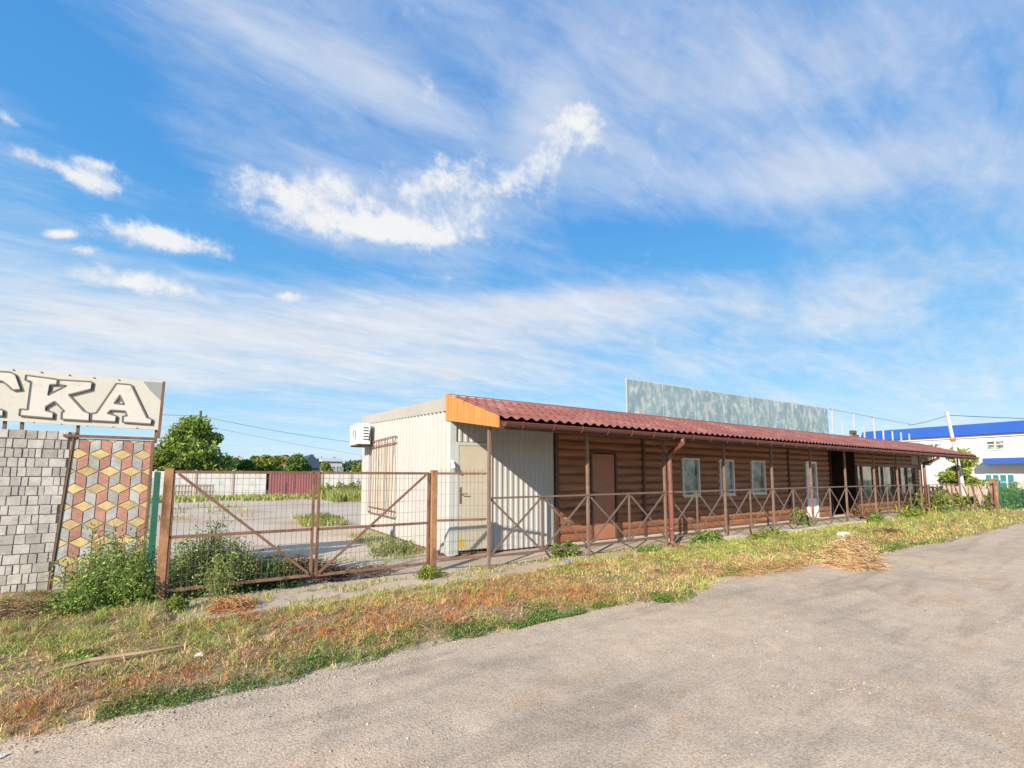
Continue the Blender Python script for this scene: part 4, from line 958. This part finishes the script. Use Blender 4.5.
# ------------------------------------------------------------------ far right
t = thing('utility_pole', 'white leaning concrete pole in front of the blue and white hall', 'utility pole', (30, 6.46, 0))
MB().tube([(30, 6.42, -.2), (30, 6.48, 1.35), (30, 6.80, 4.72)], [.085, .08, .065], 8).build('pole', M['bb_white'], t)
MB().box(29.9, 30.0, 6.55, 6.75, 3.25, 3.4).build('insulator', M['rust_light'], t)
wire((30, 6.78, 4.55), (28.9, 8.0, 4.1), .05, 'overhead wire from the white pole down to the roof frame', .012)
wire((30, 6.78, 4.55), (60, -8, 5.2), .4, 'overhead wire from the white pole toward the right edge', .015)
t = thing('blue_white_hall', 'white industrial hall with a bright blue roof band and blue canopy', 'building', (55, 5, 0))
HX = 55; HY0, HY1 = -14, 18.7
MB().box(HX, HX+22, HY0, HY1, 0, 5.2).build('wall', M['bb_white'], t)
m = MB(); m.prism([(HX-.4, HY0-.4, 5.25), (HX-.4, HY1+.4, 5.25), (HX+.5, HY1+.4, 6.22), (HX+.5, HY0-.4, 6.22)], (.06, 0, 0)); m.box(HX-.4, HX+22, HY0-.3, HY1+.3, 5.201, 5.249); m.box(HX+.6, HX+22, HY0, HY1, 5.25, 6.15); m.build('roof', M['bb_blue'], t)
MB().box(HX-.12, HX-.002, HY0, HY1, 4.95, 5.19).build('eave_trim', M['bb_white'], t)
MB().box(HX-1.4, HX-.003, 1.5, 10.2, 2.6, 3.1).build('canopy', M['bb_blue'], t)
def hwin(y0, y1, z0, z1, k, mt='glass'):
    w = MB().box(HX-.03, HX-.004, y0, y1, z0, z1).build('window', M[mt], t); f = MB()
    for i in range(k+1): yy = y0+(y1-y0)*i/k; f.box(HX-.07, HX-.031, yy-.04, yy+.04, z0, z1)
    f.box(HX-.08, HX-.071, y0, y1, z0-.05, z0+.04); f.box(HX-.08, HX-.071, y0, y1, z1-.04, z1+.05); f.box(HX-.08, HX-.071, y0, y1, z0+(z1-z0)*.55, z0+(z1-z0)*.55+.06); f.build('frame', M['white_frame'], w)
hwin(8.7, 10.4, .25, 1.75, 4, 'teal'); hwin(4, 6, .25, 1.75, 4, 'teal')
for yy in (9.1, 13.0, 5.2, 1.2): hwin(yy, yy+1.05, 3.85, 4.6, 2)
tree('tree', 'yellow-green tree right of the roof end in front of the white hall', 34, 7.35, 3.0, 1.3, YG2, 7000, .085, .06, .3, 38, group='trees near the white hall')
tree('tree', 'yellow-green tree cut by the right edge in front of the white hall', 38, 4.95, 3.0, .9, YG, 3000, .08, .06, .4, 16, group='trees near the white hall')
t = thing('picket_fence', 'low pinkish brick-red fence below the tree right of the building', 'fence', (32, 7, 0))
for i in range(22):
    yy = 5.75+i*.16; MB().box(31.98, 32.02, yy, yy+.12, 0, 1.04+.03*(i % 2)).build('picket', M['pink'], t)
MB().box(32.025, 32.06, 5.7, 9.3, .9, .97).build('rail', M['wood_grey'], t)
m = MB(); m.box(28.05, 28.30, 4.98, 5.2, 0, 1.36); m.box(28.02, 28.33, 4.95, 5.23, 1.361, 1.42); tag(m.build('brick_pillar', M['rust_light'], bevel=.01), 'orange-brown square pillar at the end of the slanted-bar railing', 'pillar')
t = thing('mesh_fence', 'green wire mesh fence with bushes behind it at the right edge', 'fence', (31, 4.2, 0))
A = Vector((28.4, 4.95, 0)); B = Vector((36, 3.0, 0))
for i in range(5): p_ = A.lerp(B, i/4); MB().beam(p_, p_+Vector((0, 0, 1.35)), .05).build('post', M['green_metal'], t)
m = MB()
for i in range(110): p_ = A.lerp(B, i/110); m.beam(p_+Vector((0, 0, .1)), p_+Vector((0, 0, 1.3)), .008)
for k in range(9): m.beam(A+Vector((0, 0, .1+k*.15)), B+Vector((0, 0, .1+k*.15)), .008)
m.build('wire_mesh', M['green_metal'], t)

# ------------------------------------------------------------------ weeds, bushes
def weed(label, x, y, rx, ry, h, n, leaf, pal, stems=30, cat='weeds', grp='tall weeds', name='weed_clump', z=0.0, feather=True):
    t = thing(name, label, cat, (x, y, 0), grp)
    m = MB(); P = []; C = []
    per = max(1, n//stems)
    for i in range(stems):
        a = random.uniform(0, 6.283); q = math.sqrt(random.random()); bx = x+math.cos(a)*q*rx; by = y+math.sin(a)*q*ry
        hh = h*random.uniform(.55, 1.1)*(1-.45*q); tx = bx+random.uniform(-.16, .16)*h; ty = by+random.uniform(-.16, .16)*h
        m.tube([(bx, by, z), ((bx+tx)/2+random.uniform(-.02, .02), (by+ty)/2, z+hh*.55), (tx, ty, z+hh)], [.006, .004, .002], 4, cap=False)
        f = rng.random(per)**.8; c = np.stack([bx+(tx-bx)*f, by+(ty-by)*f, z+hh*f], 1)
        sp_ = (1-f*.75)[:, None]*h*.13+.015
        P.append(c+rng.normal(size=(per, 3))*sp_*np.array([1, 1, .6]))
    P = np.concatenate(P); P[:, 2] = np.maximum(P[:, 2], z+.01)
    m.build('stems', mat_stem, t)
    V, F, Cc = leaf_quads(P, leaf, greens(len(P), pal)); np_mesh('foliage', V, F, Cc, M['leaf'], parent=t)
mat_stem = mat('weed_stem', (.20, .19, .06), .8, .2)
SG2 = [(.22, .32, .09), (.30, .40, .13), (.17, .26, .065), (.38, .44, .17)]
SG = [(.17, .25, .08), (.24, .31, .11), (.13, .20, .055), (.31, .35, .14)]; MGn = [(.15, .26, .055), (.22, .34, .07), (.30, .40, .10), (.11, .19, .04)]
weed('tall grey-green weeds in front of the cube tiles', -1.08, 7.2, .38, .35, .95, 7500, .020, SG2, 80)
weed('low leafy weeds at the foot of the cube tiles, left of the thick gate post', -1.05, 6.65, .42, .33, .52, 4600, .020, MGn, 70)
weed('bushy weeds hugging the left side of the thick gate post', -.80, 6.62, .2, .22, .72, 2600, .018, MGn, 34)
weed('tall feathery weeds growing through the left gate leaf', -.10, 6.92, .44, .36, .98, 14000, .018, SG2, 130)
weed('dense green weeds low behind the middle of the left gate leaf', .45, 7.0, .45, .3, .55, 7000, .018, MGn, 70)
weed('low dark creeper with bluish leaves along the left gate bottom', .55, 6.62, .42, .12, .26, 2200, .02, [(.03, .09, .045), (.05, .11, .04)], 30)
weed('small tuft of pale leaves in front of the left gate leaf', -.38, 6.15, .12, .1, .24, 500, .022, YG, 12)
weed('spindly pale weed in front of the left gate near the thick post', -.02, 6.3, .10, .08, .55, 500, .014, SG, 8)
weed('green weeds behind the right gate leaf at the cabin wall', 2.75, 8.6, .4, .45, .36, 2200, .022, SG, 30)
weed('bright weed tuft at the foot of the gate post by the cabin', 2.55, 6.15, .2, .15, .26, 1000, .02, YG, 18)
weed('leafy weed under the railing at the right corner of the cabin', 5.35, 6.55, .28, .16, .34, 1400, .03, MGn, 20)
weed('broad-leaved green weed just right of the downspout foot', 8.9, 5.98, .42, .16, .36, 2200, .035, MGn, 30)
weed('small weed left of the downspout foot', 7.0, 6.0, .4, .12, .16, 900, .025, MGn, 16)
weed('bright grassy weed right of the broad-leaved weed', 10.8, 5.7, .8, .2, .3, 1800, .03, YG, 40)
weed('weed growing against the log wall before the glazed door', 14.9, 6.9, .3, .2, .6, 900, .04, MGn, 16)
weed('dark green weed under the windows near the far end', 17.8, 5.9, .5, .18, .34, 1300, .045, MGn, 22)
weed('bright weeds under the far windows of the building', 20.8, 5.8, 1.1, .2, .42, 1700, .05, YG, 30)
weed('weed in the corner beyond the far downspout', 24.4, 5.75, .6, .15, .45, 1100, .05, SG, 20)
weed('reddish weeds in the dark entrance', 19.4, 6.8, .9, .3, .5, 900, .045, [(.32, .14, .05), (.2, .16, .05)], 18)
weed('tall yellow-green weeds by the yard wall right of the maroon gates', 7.6, 33.5, 2.4, 1.4, 1.5, 3500, .11, YG, 60)
weed('green weeds in the yard behind the rear corner of the cabin', 2.8, 16.2, .6, 1.2, .3, 2000, .035, MGn, 40)
weed('tall pale weeds behind the slanted-bar railing', 27.5, 6.7, 3.0, .8, 1.0, 6500, .07, YG, 60)
weed('green bushes behind the mesh fence at the right edge', 32.5, 5.2, 2.6, .7, 1.3, 5000, .075, MGn, 70)
weed('bright green tuft on the verge left of the white litter', -.90, 4.95, .16, .1, .10, 420, .02, [(.15, .33, .04), (.22, .42, .06)], 14, grp='verge tufts')
weed('green weeds at the foot of the grey pavers near the left edge', -2.9, 6.6, .5, .3, .16, 1400, .02, YG, 30)

# dry twigs, hay, litter
def twigs(name, label, x, y, rx, ry, h, n, cols, ln, r, cat, kind=None):
    Vs = []; m = MB()
    for i in range(n):
        a = random.uniform(0, 6.283); q = math.sqrt(random.random()); px, py = x+math.cos(a)*q*rx, y+math.sin(a)*q*ry
        top = h*max(0, 1-q*q)*random.uniform(.3, 1); d = random.uniform(0, 6.283); el = random.uniform(-.5, .5); L_ = ln*random.uniform(.4, 1.2)
        p0 = Vector((px, py, max(.01, top))); dv = Vector((math.cos(d)*math.cos(el), math.sin(d)*math.cos(el), math.sin(el)))*L_
        bnd = Vector((random.uniform(-.3, .3), random.uniform(-.3, .3), random.uniform(-.1, .3)))*L_
        m.col = tuple(c*random.uniform(.7, 1.25) for c in random.choice(cols)); p2 = p0+dv; p2.z = max(.005, p2.z)
        pts = [p0, p0+dv*.5+bnd*.5, p2]; pts[1].z = max(.01, pts[1].z)
        m.tube(pts, [r, r, r*.5], 3, cap=False)
    return tag(m.build(name, M['straw'], colors=True, kind=kind), label, cat)
twigs('brushwood_pile', 'tangled pile of dark dead branches behind the middle of the gates', .95, 7.05, .62, .45, .34, 900, [(.10, .065, .045), (.16, .11, .08), (.06, .04, .03)], .3, .004, 'brushwood')
twigs('brushwood', 'thin dry purple-brown brush behind the right gate leaf', 1.75, 6.85, .55, .3, .16, 450, [(.17, .09, .07), (.12, .08, .06)], .2, .003, 'brushwood')
def mound(name, label, x, y, rx, ry, h, m_, cat):
    vs = []; fs = []; K = 28; Rn = 9
    for j in range(Rn+1):
        q = j/Rn
        for i in range(K):
            a = 6.283*i/K; k_ = 1+.22*(fbm(np.array(math.cos(a)*1.7+x), np.array(math.sin(a)*1.7), 3)-.5)*2
            z = h*(1-q*q)*(.75+.5*float(fbm(np.array(x+math.cos(a)*q*3), np.array(y+math.sin(a)*q*3), 3)))-.02
            vs.append((x+math.cos(a)*q*rx*k_, y+math.sin(a)*q*ry*k_, z))
    for j in range(Rn):
        for i in range(K): fs.append((j*K+i, (j+1)*K+i, (j+1)*K+(i+1) % K, j*K+(i+1) % K))
    mb = MB(); mb.add(vs, fs); return mb
t = thing('hay_heap', 'heap of dry straw-coloured hay at the edge of the road', 'hay heap', (8.85, 3.32, 0))
mound('core', '', 8.85, 3.32, .50, .36, .46, None, '').build('core', mat('hay_core', (.36, .22, .10), .95, .3, 6, 40, .02), t, smooth=True)
def straw_part(x, y, rx, ry, h, n, cols, ln, r, parent):
    o = twigs('loose_straw', 'x', x, y, rx, ry, h, n, cols, ln, r, 'x')
    for k in ('label', 'category'): del o[k]
    o.data.transform(Matrix.Translation(-ORI[parent.name])); o.parent = parent
straw_part(8.85, 3.32, .50, .38, .52, 4600, [(.70, .52, .29), (.60, .42, .22), (.78, .63, .40), (.40, .23, .11)], .17, .003, t)
twigs('straw_scatter', 'low spread of raked straw on the verge left of the hay heap', 7.5, 3.95, 1.1, .3, .07, 900, [(.55, .38, .19), (.45, .28, .12)], .2, .003, 'straw', kind='stuff')
twigs('straw_scatter', 'thin dead stalks lying across the verge', 1.6, 4.8, 5.0, .8, .05, 1500, [(.50, .36, .18), (.42, .26, .12), (.33, .15, .07)], .22, .0025, 'straw', kind='stuff')
twigs('straw_scatter', 'dry straw bits blown over the concrete apron in front of the gates', 1.6, 5.95, 2.6, .35, .03, 700, [(.50, .38, .22), (.36, .24, .13)], .12, .002, 'straw', kind='stuff')
twigs('brush_heap', 'small rusty-brown heap of dead weeds in front of the left gate', .12, 5.85, .22, .18, .17, 520, [(.50, .24, .10), (.62, .34, .15)], .15, .003, 'dead weeds')
twigs('brush_heap', 'greyish-brown dead weeds heaped below the grey pavers', -1.75, 6.75, .5, .35, .2, 800, [(.26, .17, .11), (.34, .22, .14)], .2, .003, 'dead weeds')
twigs('brush_heap', 'low brown heap of dead weeds on the verge near the far end', 14.2, 4.5, .6, .25, .16, 500, [(.16, .10, .06), (.24, .15, .09)], .25, .005, 'dead weeds')
def crumple(name, label, x, y, z, s, sq, mt, cat, seed):
    r_ = random.Random(seed); vs = []; fs = []; K, J = 14, 8
    for j in range(J+1):
        ph = math.pi*j/J
        for i in range(K):
            th = 6.283*i/K; k_ = r_.uniform(.75, 1.2); vs.append((x+math.sin(ph)*math.cos(th)*s*k_, y+math.sin(ph)*math.sin(th)*s*.8*k_, z+s*sq*(1+math.cos(ph)*k_)))
    for j in range(J):
        for i in range(K): fs.append((j*K+i, (j+1)*K+i, (j+1)*K+(i+1) % K, j*K+(i+1) % K))
    mb = MB(); mb.add(vs, fs); tag(mb.build(name, M[mt]), label, cat)
crumple('sack', 'crumpled off-white sack on top of the hay heap', 8.86, 3.42, .44, .12, .4, 'sack', 'sack', 3)
crumple('litter', 'crumpled white plastic scrap on the verge grass', -.11, 4.39, .045, .034, .45, 'white', 'litter', 4)
crumple('litter', 'crumpled blue plastic scrap on the apron by the cabin', 4.93, 5.95, .02, .055, .6, 'blue_plastic', 'litter', 5)
crumple('litter', 'flat white scrap on the road at the left edge', -.93, 3.5, .0, .028, .2, 'white', 'litter', 6)
m = MB(); m.tube([(-1.05, 4.55, .07), (-.8, 4.62, .09), (-.45, 4.62, .08), (-.2, 4.68, .07)], [.012, .018, .016, .01], 6); tag(m.build('dead_branch', M['dry_wood']), 'brown dead branch lying on the verge left of the white litter', 'branch')
